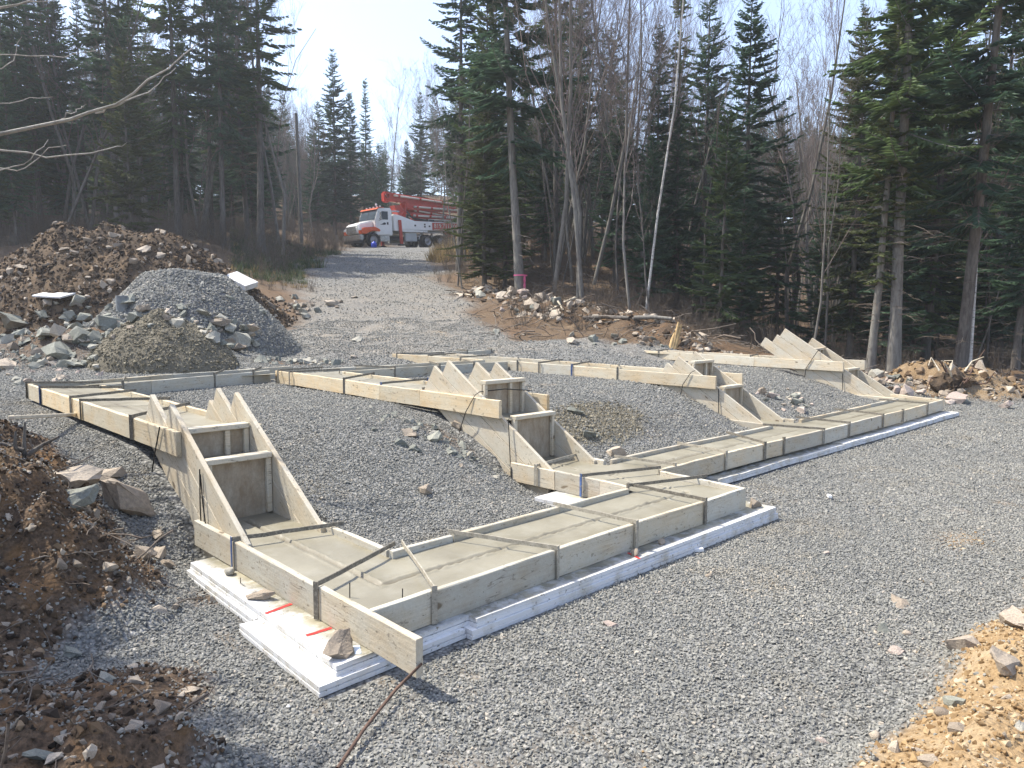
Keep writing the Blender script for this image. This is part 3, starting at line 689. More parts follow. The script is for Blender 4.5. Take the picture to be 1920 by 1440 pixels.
for ya, yb, m in ((3.34, 3.9, 'strap'), (4.80, 4.41, 'strap'), (5.15, 5.4, 'strap'), (6.43, 5.85, 'strapblue'), (7.1, 6.6, 'strap')): strap(S1, (-.006, ya), (.65, yb), ZU, 'a', m)
for ya, yb, m in ((3.5, 3.4, 'strap'), (4.31, 4.4, 'strapblue'), (5.13, 5.6, 'strap'), (6.56, 6.5, 'strap'), (6.9, 7.0, 'strap')): strap(S2, (3.0, ya), (3.74, yb), ZU, 'ab', m)
for ya, yb, m in ((3.95, 4.6, 'strap'), (4.87, 5.2, 'strapblue'), (5.6, 5.86, 'strap'), (6.12, 7.0, 'strap')): strap(S3, (7.02, ya), (7.9, yb), ZU, 'a', m)
for xi, yi, xo, yo in ((.85, 6.52, 1.1, 7.25), (2.09, 6.90, 2.5, 7.55), (2.71, 7.08, 3.1, 7.65)): strap(B1, (xi, yi), (xo, yo), ZU, 'a', 'strap')
for xi, xo in ((4.6, 4.3), (5.47, 5.75), (6.2, 6.5)): strap(B2, (xi, 6.325), (xo, 6.96), ZU, 'a', 'strap')
for xi, yi, xo, yo in ((8.6, 9.3, 8.8, 9.9), (9.5, 9.5, 9.8, 10.1), (11.16, 9.82, 11.6, 10.5)): strap(B3, (xi, yi), (xo, yo), ZU, 'a', 'strap')
for xa, ya, xb, yb in ((6.92, 8.5, 7.78, 8.7), (6.98, 7.6, 7.8, 7.7), (6.80, 9.4, 7.7, 9.0)): strap(B3, (xa, ya), (xb, yb), ZU, 'a', 'strap')
for k, (ya, xa) in enumerate(((9.0, 12.18), (8.0, 12.10), (6.6, 11.95), (5.6, 11.80), (4.2, 11.62))): strap(S4, (xa-.006, ya), (xa+.68, ya+.2), ZU, 'a', 'strap')
# steel tie bands round the steps
def tie(par, xl, y, ztop, zbot, lean):
    band(par, [(xl-.012, y, ztop), (xl-.014, y+lean*.5, (ztop+zbot)/2), (xl-.008, y+lean, zbot)], .010)
tie(S1, 0.04, 2.06, .36, -.14, .02); tie(S1, .036, 2.04, .33, -.02, -.05); tie(S1, -.0, 2.68, .58, .16, .25)
band(S2, [(2.955, 2.86, .15), (2.925, 2.70, .42), (2.945, 2.58, .60), (2.99, 2.56, .63), (3.3, 2.52, .64), (3.66, 2.50, .60)], .010)
band(S2, [(3.0, 2.14, .43), (2.965, 2.12, .38), (2.955, 2.08, -.02), (2.925, 2.04, -.05), (2.925, 2.04, -.17)], .012)
band(S3, [(7.03, 2.86, .12), (6.99, 2.78, .42), (7.0, 2.66, .60), (7.04, 2.62, .63)], .010)
band(S3, [(7.062, 2.26, .40), (7.05, 2.24, .1), (7.01, 2.22, -.02), (7.01, 2.22, -.17)], .012)
band(S4, [(11.49, 3.06, .10), (11.44, 3.0, .42), (11.44, 2.88, .62), (11.5, 2.80, .78), (11.8, 2.78, .80)], .012)
band(S4, [(11.50, 2.36, .36), (11.49, 2.34, .1), (11.45, 2.32, -.02), (11.45, 2.32, -.16)], .012)
# nails / rebar pins on the front corner
for x, y in ((.10, .31), (.25, .06)):
    b = Bag(); b.tube([(x, y, -.06), (x+.002, y, .035)], [.003, .003], 5); link('pin', b.mesh('pin'), MT['band'], FR)

# ------------------------------------------------------------------ fresh concrete
def groove_d(x, y):
    segs = [((.31, 2.0), (.31, .34)), ((.31, .34), (3.3, .34)), ((3.3, .34), (3.3, 2.0)), ((3.7, 1.17), (11.7, 1.12)), ((3.3, 1.17), (3.7, 1.17))]
    D = np.full(np.shape(x), 9.0)
    for (a, b), (c, d) in segs:
        vx, vy = c-a, d-b; L2 = vx*vx+vy*vy; t = np.clip(((x-a)*vx+(y-b)*vy)/L2, 0, 1)
        D = np.minimum(D, np.hypot(x-a-t*vx, y-b-t*vy))
    return D
cV = []; cF = []; cG = []; cn = 0
def conc(x0, x1, y0, y1, z, up=False, st=.014, gro=None):
    global cn
    a = np.linspace(x0, x1, max(3, int((x1-x0)/st))); b = np.linspace(y0, y1, max(3, int((y1-y0)/st)))
    A, B = np.meshgrid(a, b, indexing='ij')
    D = groove_d(A, B) if gro is None else gro(A, B)
    wob = .018*fbm(A*9, B*9, 4); D2 = np.abs(D+wob*.6)
    zz = z-.014*(1-sstep(.006, .016, D2))+.007*np.exp(-((D2-.026)/.009)**2)*(1+3.5*fbm(A*26, B*26, 2))+.004*fbm(A*6, B*6, 3)
    G_ = (1-sstep(.008, .020, D2))*.8
    n1, n2 = A.shape; I = np.arange(n1*n2).reshape(n1, n2)+cn
    cV.append(np.stack([A, B, zz], -1).reshape(-1, 3)); cG.append(G_.ravel())
    cF.append(np.stack([I[:-1, :-1], I[1:, :-1], I[1:, 1:], I[:-1, 1:]], -1).reshape(-1, 4)); cn += n1*n2
ZC = -.042
conc(.037, 3.60, .037, .648, ZC); conc(.037, .595, .648, 2.12, ZC); conc(2.985, 3.66, .648, 2.14, ZC)
conc(3.60, 3.66, .86, 1.47, ZC, st=.03); conc(3.66, 11.78, .90, 1.455, ZC, st=.03); conc(7.07, 7.67, 1.455, 2.24, ZC, st=.04); conc(11.51, 12.09, 1.42, 2.32, ZC, st=.04)
for xa, xb, y1, y2, zt in ((.078, .552, 2.14, 2.48, .36), (3.03, 3.60, 2.16, 2.57, .38), (7.11, 7.63, 2.26, 2.72, .385), (11.55, 12.05, 2.34, 2.97, .40)): conc(xa, xb, y1, y2, zt, gro=lambda a, b: a*0+9, st=.04)
def gl(xc): return lambda a, b: np.abs(a-xc)
conc(.036, .595, 2.50, 7.0, ZU-.045, gro=gl(.31), st=.03)
conc(3.04, 3.665, 2.59, 6.9, ZU-.045, gro=gl(3.36), st=.03); conc(7.08, 7.70, 2.74, 9.0, ZU-.045, gro=gl(7.4), st=.035); conc(11.9, 12.2, 3.0, 9.9, ZU-.05, gro=gl(12.0), st=.05)
conc(.595, 3.04, 7.02, 7.20, ZU-.045, gro=lambda a, b: a*0+9, st=.04); conc(3.665, 7.08, 6.37, 6.90, ZU-.045, gro=lambda a, b: np.abs(b-6.64), st=.035); conc(7.70, 12.2, 9.9, 10.1, ZU-.05, gro=lambda a, b: a*0+9, st=.05)
conc(7.05, 7.70, 9.0, 9.6, ZU-.045, gro=gl(7.4), st=.05)
cm = mesh_np('concrete_footing', np.concatenate(cV), np.concatenate(cF)); smooth(cm)
cm.attributes.new('groove', 'FLOAT', 'POINT').data.foreach_set('value', np.concatenate(cG).astype(np.float32))
tag(link('concrete_footing', cm, MT['conc']), 'smooth wet brownish grey concrete with a keyway line, poured into the timber forms', 'concrete')

# ------------------------------------------------------------------ foam sheets
def foam(label, poly, z0, z1, stain=None, group=None, step=.03, wav=0.0, seed=1):
    """sheet from a plan quadrilateral; stain(x,y)->0..1 marks slop on its face; edge carries a shallow tongue"""
    rg = np.random.default_rng(seed)
    p = np.array(poly, float); c = p.mean(0); n1 = max(2, int(np.linalg.norm(p[1]-p[0])/step)); n2 = max(2, int(np.linalg.norm(p[3]-p[0])/step))
    u = np.linspace(0, 1, n1+1)[:, None, None]; v = np.linspace(0, 1, n2+1)[None, :, None]
    G_ = p[0]*(1-u)*(1-v)+p[1]*u*(1-v)+p[2]*u*v+p[3]*(1-u)*v
    if wav:
        wv = wav*fbm(G_[..., 0]*2.5, G_[..., 1]*2.5+seed, 4)*2
    else: wv = np.zeros(G_.shape[:2])
    wv = wv+.0015*(rg.random(wv.shape)-.5)
    top = np.concatenate([G_, (z1+wv)[..., None]], -1); bot = np.concatenate([G_, (z0+wv*.3)[..., None]], -1)
    h = z1-z0
    V = list(top.reshape(-1, 3)); st = [0.0 if stain is None else float(stain(q[0], q[1])) for q in V]
    I = np.arange((n1+1)*(n2+1)).reshape(n1+1, n2+1); Fs = [tuple(int(k) for k in f) for f in np.stack([I[:-1, :-1], I[1:, :-1], I[1:, 1:], I[:-1, 1:]], -1).reshape(-1, 4)]
    loop = [(i, 0) for i in range(n1)]+[(n1, j) for j in range(n2)]+[(i, n2) for i in range(n1, 0, -1)]+[(0, j) for j in range(n2, 0, -1)]
    ring0 = [int(I[a]) for a in loop]; prev = ring0; cc = np.array([*c, 0])
    for fz, ins in ((.52, 0), (.50, .008), (.42, .008), (.40, -.004), (0.0, -.004)):
        cur = []
        for a in loop:
            q = top[a]*fz+bot[a]*(1-fz); dr = cc-np.array([q[0], q[1], 0]); nn = np.linalg.norm(dr[:2]); q = q+np.array([dr[0], dr[1], 0])/nn*ins
            cur.append(len(V)); V.append(q); st.append(0.0)
        for k in range(len(loop)): k2 = (k+1) % len(loop); Fs.append((prev[k], cur[k], cur[k2], prev[k2]))
        prev = cur
    me = bpy.data.meshes.new('foam_sheet'); me.from_pydata([tuple(float(t) for t in q-np.array([*c, 0])) for q in V], [], Fs); me.update()
    me.attributes.new('stain', 'FLOAT', 'POINT').data.foreach_set('value', np.array(st, np.float32))
    o = link('foam_sheet', me, MT['foam'], None, (c[0], c[1], 0))
    return tag(o, label, 'foam board', group)
def near_front(x, y): return max(0, 1-abs(y+.0)/.085)*.95 if x > .05 else min(1, 1.3*max(0, 1-abs(x)/.17))
fA = foam('lowest white foam sheet of the corner stack, sticking out furthest on the gravel', [(-.30, -.085), (.55, -.075), (.55, .70), (-.275, .79)], -.272, -.224)
fB = foam('upper white foam sheet with two red paint lines and a boulder on its corner', [(-.195, -.052), (.60, -.045), (.57, .80), (-.172, .76)], -.2235, -.176, near_front)
fB2 = foam('foam sheet under the left foot of the nearest form, stained with slop', [(-.172, .765), (.55, .80), (.55, 1.86), (-.15, 1.80)], -.226, -.177, lambda x, y: min(1, 1.3*max(0, 1-abs(x+.0)/.16)))
foam('thin lower foam sheet edge under the stained left sheet', [(-.195, .80), (.5, .84), (.5, 1.84), (-.168, 1.82)], -.274, -.2265)
fC = foam('long white foam sheet along the front footing, a boulder at its right end', [(.602, -.105), (3.86, -.15), (3.86, .66), (.602, .66)], -.2235, -.176, lambda x, y: .95*sstep(-.125, -.075, y))
foam('lower long foam sheet projecting under the front footing edge', [(.56, -.12), (3.87, -.165), (3.86, .66), (.56, .66)], -.274, -.2245)
fD = foam('small white foam sheet with a red mark under the middle step', [(2.70, .88), (3.3, .9), (3.3, 1.5), (2.64, 1.45)], -.235, -.178, lambda x, y: .9*max(0, 1-abs(x-2.93)/.15))
SEC = [(4.50, .745), (6.0, .735), (7.4, .69), (8.8, .655), (10.3, .63), (11.95, .60)]
for k, lab in enumerate(('first wavy foam sheet along the second footing, nearest the front footing', 'second wavy foam sheet from the left along the second footing', 'third wavy foam sheet along the second footing, at its middle', 'fourth wavy foam sheet along the second footing', 'last foam sheet along the second footing, at the far right corner')):
    (xa, ya), (xb, yb) = SEC[k], SEC[k+1]
    foam(lab, [(xa+.003, ya), (xb-.003, yb), (xb-.003, 1.4), (xa+.003, 1.4)], -.262, -.20, lambda x, y: .95*sstep(.70, .80, y+.0), 'foam sheets along the second footing', .06, .018, k+3)
def decal(par, name, p, q, w, z, mat):
    p, q = Vector((*p, 0)), Vector((*q, 0)); X_ = (q-p).normalized(); Y_ = Vector((-X_.y, X_.x, 0)); c = (p+q)/2; n = 10; V = []; Fs = []
    L = (q-p).length
    for i in range(n+1):
        e = .0015*rw.uniform(-1, 1)
        for sg in (-.5, .5): V.append(p+X_*(L*i/n)+Y_*(w*sg+e)+Vector((0, 0, z)))
    Fs = [(2*i, 2*i+2, 2*i+3, 2*i+1) for i in range(n)]
    me = bpy.data.meshes.new(name); me.from_pydata([tuple(v-par.location) for v in V], [], Fs); me.update(); o = link(name, me, MT[mat], par); return o
decal(fB, 'red_line', (-.165, .715), (-.004, .74), .024, -.1735, 'red'); decal(fB, 'red_line', (-.14, .325), (-.004, .318), .024, -.1735, 'red')
decal(fC, 'red_line', (1.99, -.135), (2.03, -.01), .02, -.1735, 'red'); decal(fD, 'red_line', (2.70, 1.02), (2.93, .98), .02, -.1735, 'red')
decal(fB, 'blue_print', (-.06, -.02), (-.02, .06), .03, -.1735, 'blueprint')
def small_sheet(label, c, size, rot, name='foam_sheet'):
    o = cbox(None, name, -size[0]/2, size[0]/2, -size[1]/2, size[1]/2, -size[2]/2, size[2]/2, 'foam', bev=.006)
    o.location = c; o.rotation_euler = rot; return tag(o, label, 'foam board')

# ------------------------------------------------------------------ rocks
def rockmesh(seed, flat, sub=1):
    me = hull_stone(seed, 13, flat, sub, .035, .0); n = len(me.vertices); co = np.empty(n*3, np.float32); me.vertices.foreach_get('co', co); co = co.reshape(-1, 3)
    lo, hi = co.min(0), co.max(0); co = (co-(lo+hi)/2)/((hi-lo)/2)*np.array(flat); me.vertices.foreach_set('co', co.astype(np.float32).ravel()); me.update(); return me
ROCKS = [rockmesh(300+i, f) for i, f in enumerate([(1, .8, .6), (1, .7, .45), (1, .9, .75), (1, .6, .5), (1, .85, .55), (1, .75, .7), (1, .65, .35), (.95, .9, .6)])]
ROUND = []
for i in range(3):
    m0 = hull_stone(340+i, 26, (1, .85, .7), 1, .012); smooth(m0); ROUND.append(m0)
_rm = {}
def rock(pos, size, mat='rockgrey', label=None, group=None, k=None, rz=None, sink=.35, tilt=.25, scl=(1, 1, 1), round_=False):
    base = (ROUND if round_ else ROCKS); k = rw.randrange(len(base)) if k is None else k % len(base)
    key = (round_, k, mat)
    if key not in _rm:
        me = base[k].copy(); me.materials.clear(); me.materials.append(MT[mat]); _rm[key] = me
    o = bpy.data.objects.new('rock', _rm[key]); COL.objects.link(o)
    o.scale = tuple(size*s for s in scl); o.rotation_euler = (rw.gauss(0, tilt), rw.gauss(0, tilt), rw.uniform(0, 6.28) if rz is None else rz)
    o.location = (pos[0], pos[1], pos[2]+size*scl[2]*.6*(1-2*sink))
    return tag(o, label, 'rock', group)
def px2m(px, P):
    d, s = ds(P[0], P[1]); return float(px*d/FPX)

# singled-out stones: (px, py of base, half width px, material, label, extra)
ONE = [
 (238, 960, 66, 'rocktan', 'largest flat tan boulder against the nearest stepped form', dict(k=4, rz=-.3, scl=(1, .85, .9), sink=.2)),
 (142, 900, 48, 'rocktan', 'rounded grey tan boulder left of the largest flat boulder', dict(k=0, scl=(1, .8, .8))),
 (215, 893, 34, 'rocktan', 'small flat boulder between the rounded boulder and the form', dict(k=6)),
 (140, 945, 42, 'rockgrey', 'grey slab tipped over the edge of the brown dirt bank', dict(k=1)),
 (295, 1045, 20, 'rocktan', 'pale angular rock in the small group below the largest boulder', dict(k=2)),
 (270, 1045, 22, 'rocktan', 'grey tan rock at the left of the small group by the form foot', dict(k=5)),
 (310, 1062, 22, 'rocktan', 'lowest block of the small rock group by the form foot', dict(k=3)),
 (298, 1003, 22, 'rocktan', 'thin flat stone lying above the small rock group', dict(k=6)),
 (305, 1150, 17, 'rocktan', 'orange stained rock at the edge of the brown dirt', dict(k=2)),
 (330, 1140, 12, 'rocktan', 'small orange cube shaped stone beside the stained rock', dict(k=0)),
 (130, 1230, 32, 'rockgrey', 'pointed grey green stone half sunk between dirt and gravel', dict(k=3)),
 (203, 1280, 22, 'rockgrey', 'grey stone left of the dark dirt lobe', dict(k=7)),
 (255, 1280, 15, 'rocktan', 'square beige stone on top of the dark dirt lobe', dict(k=2)),
 (348, 1295, 26, 'rocktan', 'flat pale stone level with the gravel beside the dirt lobe', dict(k=6, sink=.5)),
 (75, 1425, 30, 'rockgrey', 'grey slab at the bottom left on shaded gravel', dict(k=1)),
 (1150, 1172, 20, 'rockpink', 'flat pinkish stone alone on the gravel in front of the footing', dict(k=6, sink=.5)),
 (1695, 1135, 40, 'rocktan', 'long flat tan stone sunk into the right gravel', dict(k=6, sink=.55, rz=.9)),
 (1640, 1385, 16, 'rocktan', 'small upright cube shaped tan stone near the ochre soil', dict(k=2, sink=.1, round_=True)),
 (1540, 1395, 13, 'rockpink', 'small pink stone left of the upright cube stone', dict(k=5)),
 (1685, 1225, 20, 'rockpink', 'pinkish wedge stone where gravel meets ochre soil', dict(k=3)),
 (1655, 1185, 16, 'rockgrey', 'grey stone behind the pinkish wedge stone', dict(k=0)),
 (1700, 1190, 11, 'rocktan', 'little tan pebble beside the pinkish wedge stone', dict(k=0, round_=True)),
 (1800, 1215, 34, 'rocktan', 'big tan clay caked boulder on the ochre bank', dict(k=2)),
 (1880, 1250, 44, 'rocktan', 'tilted flat clay slab on the ochre bank at the right edge', dict(k=1, tilt=.5)),
 (1795, 1320, 26, 'rockgrey', 'white half buried stone in the middle of the ochre bank', dict(k=7, sink=.5)),
 (1770, 1340, 20, 'rocktan', 'round yellow stone left of the white buried stone', dict(k=1, round_=True)),
 (1900, 1170, 30, 'rocktan', 'tan boulder at the far end of the ochre bank', dict(k=5)),
 (1750, 1430, 28, 'rocktan', 'pale stone at the bottom edge of the ochre bank', dict(k=4, sink=.45)),
 (1910, 1370, 22, 'rockgrey', 'grey stone at the right edge low on the ochre bank', dict(k=3)),
 (1548, 1040, 9, 'rockpink', 'small pink stone on the gravel right of the front footing end', dict(k=2)),
 (1328, 1082, 9, 'rocktan', 'small round tan pebble below the long foam sheet', dict(k=0, round_=True)),
 (798, 925, 15, 'rocktan', 'single pointed tan rock on the gravel of the near cell', dict(k=5, sink=.2)),
 (755, 835, 14, 'rockgrey', 'grey stone at the left of the rubble in the near cell', dict(k=2)),
 (815, 825, 22, 'rockgrey', 'wide grey stone in the rubble of the near cell', dict(k=1)),
 (778, 845, 18, 'rockgrey', 'low stone below the rubble in the near cell', dict(k=3)),
 (845, 850, 14, 'rockgrey', 'blue grey stone nearest the middle step in the near cell', dict(k=0)),
 (770, 818, 20, 'rocktan', 'upper tan stone of the rubble in the near cell', dict(k=4)),
 (862, 800, 18, 'rocktan', 'brownish stone under the overhanging board of the middle step', dict(k=7)),
 (868, 877, 9, 'rocktan', 'orange flake of stone on the slope below the middle step', dict(k=6)),
 (1150, 852, 20, 'rocktan', 'tan rock behind the second footing form', dict(k=2)),
 (1080, 775, 18, 'rockgrey', 'smooth grey stone on top of the concrete slop', dict(k=0, sink=.4)),
 (1105, 820, 18, 'rockgrey', 'grey flat stone on the slope of the concrete slop', dict(k=1, sink=.4)),
 (670, 640, 12, 'rockgrey', 'dark round rock alone on the gravel slope', dict(k=0)),
 (665, 670, 8, 'rocktan', 'pale flat rock beside the gravel slope foot', dict(k=6)),
 (930, 625, 9, 'rockgrey', 'dark boulder on the slope behind the back form', dict(k=5)),
 (1698, 745, 22, 'rockpink', 'tall pale pink wedge boulder at the foot of the two pale trunks', dict(k=3, sink=.1, scl=(1, .9, 1.2), tilt=.1)),
 (1790, 755, 20, 'rockpink', 'pinkish cube boulder at the left of the orange soil mound', dict(k=2, sink=.2)),
 (1885, 765, 14, 'rockpink', 'pale rock on the flank of the orange soil mound', dict(k=0)),
 (1400, 712, 0, None, '', {}),
]
for px, py, hw, mt, lab, kw in ONE:
    if not mt: continue
    P = at(px, py); rock(P, px2m(hw, P), mt, lab, **kw)
# stones on the foam
def ontop(x, y, z, size, mat, lab, **kw):
    o = rock((x, y, z), size, mat, lab, sink=0, **kw); o.location.z = z+size*kw.get('scl', (1, 1, 1))[2]*.42; return o
ontop(-.125, .045, -.176, .092, 'rocktan', 'large tan boulder holding down the corner of the foam sheet', k=0, tilt=.15, rz=.4)
ontop(-.09, .93, -.177, .085, 'rocktan', 'flat brown stone on the edge of the left foam sheet', k=1, tilt=.1, rz=-.6, scl=(1, .7, .6))
ontop(-.055, 1.42, -.177, .045, 'rockgrey', 'small rounded stone against the left form board', k=0, round_=True)
ontop(2.02, -.07, -.176, .042, 'rocktan', 'round pinkish stone on the red line of the long foam sheet', k=1, round_=True)
ontop(2.36, -.05, -.176, .048, 'rocktan', 'oval mottled stone right of the red line on the long foam sheet', k=2, round_=True, scl=(1, .8, .7))
ontop(3.75, -.03, -.176, .066, 'rocktan', 'square tan boulder at the right end of the long foam sheet', k=2, tilt=.1, scl=(1, .9, .9))

# ------------------------------------------------------------------ mounds
def mound(name, label, cat, c, rx, ry, h, rz, rough, mat, power=1.0, res=70, seed=0, sink=.25, attrs=None, flat=0.0, nzk=.5):
    u = np.linspace(-1.25, 1.25, res); A, B = np.meshgrid(u, u, indexing='ij'); rr = np.hypot(A, B)
    cs, sn = math.cos(rz), math.sin(rz)
    x = c[0]+A*rx*cs-B*ry*sn; y = c[1]+A*rx*sn+B*ry*cs
    prof = np.clip(1-rr, -.25, 1)
    pf = np.where(prof > 0, np.maximum(prof, 0)**power, prof)
    if flat: pf = np.minimum(pf, 1-flat)+.15*np.maximum(0, pf-(1-flat))
    nz = fbm(x*1.1+seed, y*1.1, 5)
    z = H(x, y, False)-.03+h*pf*(1+nzk*nz*(rr < 1.3))+rough*fbm(x*3+seed, y*3, 5)*2*np.clip(1.2-rr, 0, 1)
    z = np.where(rr > 1.12, H(x, y, False)-sink, z)
    n1, n2 = A.shape; I = np.arange(n1*n2).reshape(n1, n2)
    F_ = np.stack([I[:-1, :-1], I[1:, :-1], I[1:, 1:], I[:-1, 1:]], -1).reshape(-1, 4)
    V = np.stack([x, y, z], -1).reshape(-1, 3); z0 = float(Hs(*c)); V = V-np.array([c[0], c[1], z0])
    me = mesh_np(name, V, F_); smooth(me)
    o = link(name, me, mat, None, (c[0], c[1], z0)); tag(o, label, cat)
    def hz(xx, yy):
        dx, dy = xx-c[0], yy-c[1]; a = (dx*cs+dy*sn)/rx; b = (-dx*sn+dy*cs)/ry
        ia = np.clip((a+1.25)/2.5*(res-1), 0, res-1.001); ib = np.clip((b+1.25)/2.5*(res-1), 0, res-1.001)
        i0 = ia.astype(int); j0 = ib.astype(int); fa = ia-i0; fb = ib-j0
        return (z[i0, j0]*(1-fa)+z[i0+1, j0]*fa)*(1-fb)+(z[i0, j0+1]*(1-fa)+z[i0+1, j0+1]*fa)*fb
    MOUNDS.append(lambda xx, yy: np.where(np.hypot(((xx-c[0])*cs+(yy-c[1])*sn)/rx, (-(xx-c[0])*sn+(yy-c[1])*cs)/ry) < 1.1, hz(xx, yy), -9))
    def sample(n, rg, rmax=1.0):
        r = np.sqrt(rg.random(n))*rmax; th = rg.random(n)*6.283; a = r*np.cos(th)*rx; b = r*np.sin(th)*ry
        xx = c[0]+a*cs-b*sn; yy = c[1]+a*sn+b*cs; return np.stack([xx, yy, hz(xx, yy)], -1)
    return o, sample
def mat_mound(name, lo, hi, acc, sc=18):
    m, n, l, b = newmat(name); geo = n.new('ShaderNodeNewGeometry').outputs['Position']
    f = noise(n, l, geo, sc, 6, .72); g = noise(n, l, geo, 2.2, 5, .6)
    c = mix(n, l, ramp(n, l, f, [(.32, 0.0), (.68, 1.0)]), lo, hi); c = mix(n, l, ramp(n, l, g, [(.45, 0.0), (.66, .8)]), c, acc)
    l.new(c, b.inputs['Base Color']); b.inputs['Roughness'].default_value = .95; bump(n, l, b, f, .9, .05); return m
MT['gpile'] = mat_mound('gravel_pile_core', (.07, .072, .075), (.20, .20, .20), (.15, .15, .15), 22)
MT['dpile'] = mat_mound('brown_soil', (.030, .023, .017), (.12, .084, .055), (.165, .112, .066), 12)
MT['cpile'] = mat_mound('dumped_concrete', (.095, .083, .060), (.21, .19, .145), (.145, .128, .095), 16)
rgm = np.random.default_rng(77)
_c = wxy(15.8, (352-960)/FPX*15.8); CRZ = YAW-math.pi/2
gp, gsamp = mound('gravel_pile', 'tall conical pile of clean grey gravel behind the rubble', 'gravel pile', _c, 2.4, 2.1, 2.6, CRZ, .012, MT['gpile'], .95, 80, 40, flat=.34, nzk=.12)
P_ = gsamp(22000, rgm, 1.05)
scatter('gravel', P_, rotrand(rgm, len(P_), .8), .032*rgm.lognormal(0, .3, len(P_)), STONES, MT['gravel'], parent=None, label='coarse loose gravel lying over the conical gravel pile', seed=3)
_c = wxy(20.8, (215-960)/FPX*20.8)
dp, dsamp = mound('dirt_pile', 'broad heap of brown excavated soil and stones in front of the left trees', 'dirt pile', _c, 5.0, 2.7, 3.45, CRZ+.05, .12, MT['dpile'], .85, 130, 8, flat=.25, nzk=.35)
P_ = dsamp(14000, rgm, 1.08); CL = [hull_stone(400+i, 12, (1, .8, .65)) for i in range(5)]
scatter('soil_clods', P_, rotrand(rgm, len(P_), .9), .042*rgm.lognormal(0, .6, len(P_)), CL, MT['clod'], label='brown clods strewn over the broad soil heap', seed=4)
P_ = dsamp(700, rgm, 1.02)
scatter('rubble', P_, rotrand(rgm, len(P_), .9), .075*rgm.lognormal(0, .5, len(P_)), [hull_stone(420+i, 12, (1, .8, .6)) for i in range(4)], MT['rocktan'], label='small tan stones in the broad soil heap', seed=5)
for px, py, hw, lab in [(45, 505, 17, 'tan boulder low on the left shoulder of the brown soil heap'), (188, 450, 10, 'yellowish block high on the left of the soil heap crest'), (205, 465, 9, 'small pale stone just below the yellowish block on the soil heap'), (140, 475, 12, 'flat yellow stone on the left face of the soil heap'), (232, 422, 16, 'rounded boulder on the very crest of the soil heap'), (270, 470, 15, 'tan boulder in the middle of the soil heap face'), (300, 480, 11, 'leaning flat stone right of the middle boulder on the soil heap'), (255, 428, 8, 'little stone right of the crest boulder on the soil heap'), (360, 438, 14, 'long pale stone at the right end of the soil heap crest'), (345, 465, 8, 'small stone on the right face of the soil heap'), (250, 492, 12, 'stone low in the middle of the soil heap face'), (385, 470, 9, 'stone on the soil heap just above the gravel pile')]:
    Q = at(px, py); rock(Q, px2m(hw*.85, Q), 'rocktan', lab, 'boulders in the soil heap', sink=.4)
_c = wxy(12.5, (305-960)/FPX*12.5)
cp, csamp = mound('concrete_heap', 'low heap of dumped lumpy grey brown concrete in front of the gravel pile', 'concrete heap', _c, 1.25, .9, .84, CRZ, .10, MT['cpile'], .6, 80, 21, flat=.3, nzk=1.1)
P_ = csamp(5200, rgm, 1.05)
scatter('concrete_crumbs', P_, rotrand(rgm, len(P_), .8), .022*rgm.lognormal(0, .35, len(P_)), CL, MT['paleclod'], label='lumpy crumbs of dumped concrete on the low heap', seed=6)
Q = at(103, 562); small_sheet('thin white foam panel lying over the rubble on the left', (Q[0], Q[1], Q[2]+.13), (.85, .55, .045), (.24, .05, CRZ-.22))
Q = at(452, 535); small_sheet('thick white foam block leaning on the right flank of the gravel pile', (Q[0], Q[1], Q[2]+.12), (.80, .5, .16), (.30, .40, CRZ-.35))
b = Bag(); q = at(229, 578); b.tube([(0, 0, -.3), (0, 0, .24)], [.11, .11], 20); b.tube([(0, 0, .24), (0, 0, .245), (0, 0, .0)], [.11, .09, .09], 20)
pv = link('pipe_stub', b.mesh('pipe_stub'), MT['pipe'], None, (q[0], q[1], q[2])); tag(pv, 'short grey pipe standing upright in front of the gravel pile', 'pipe')

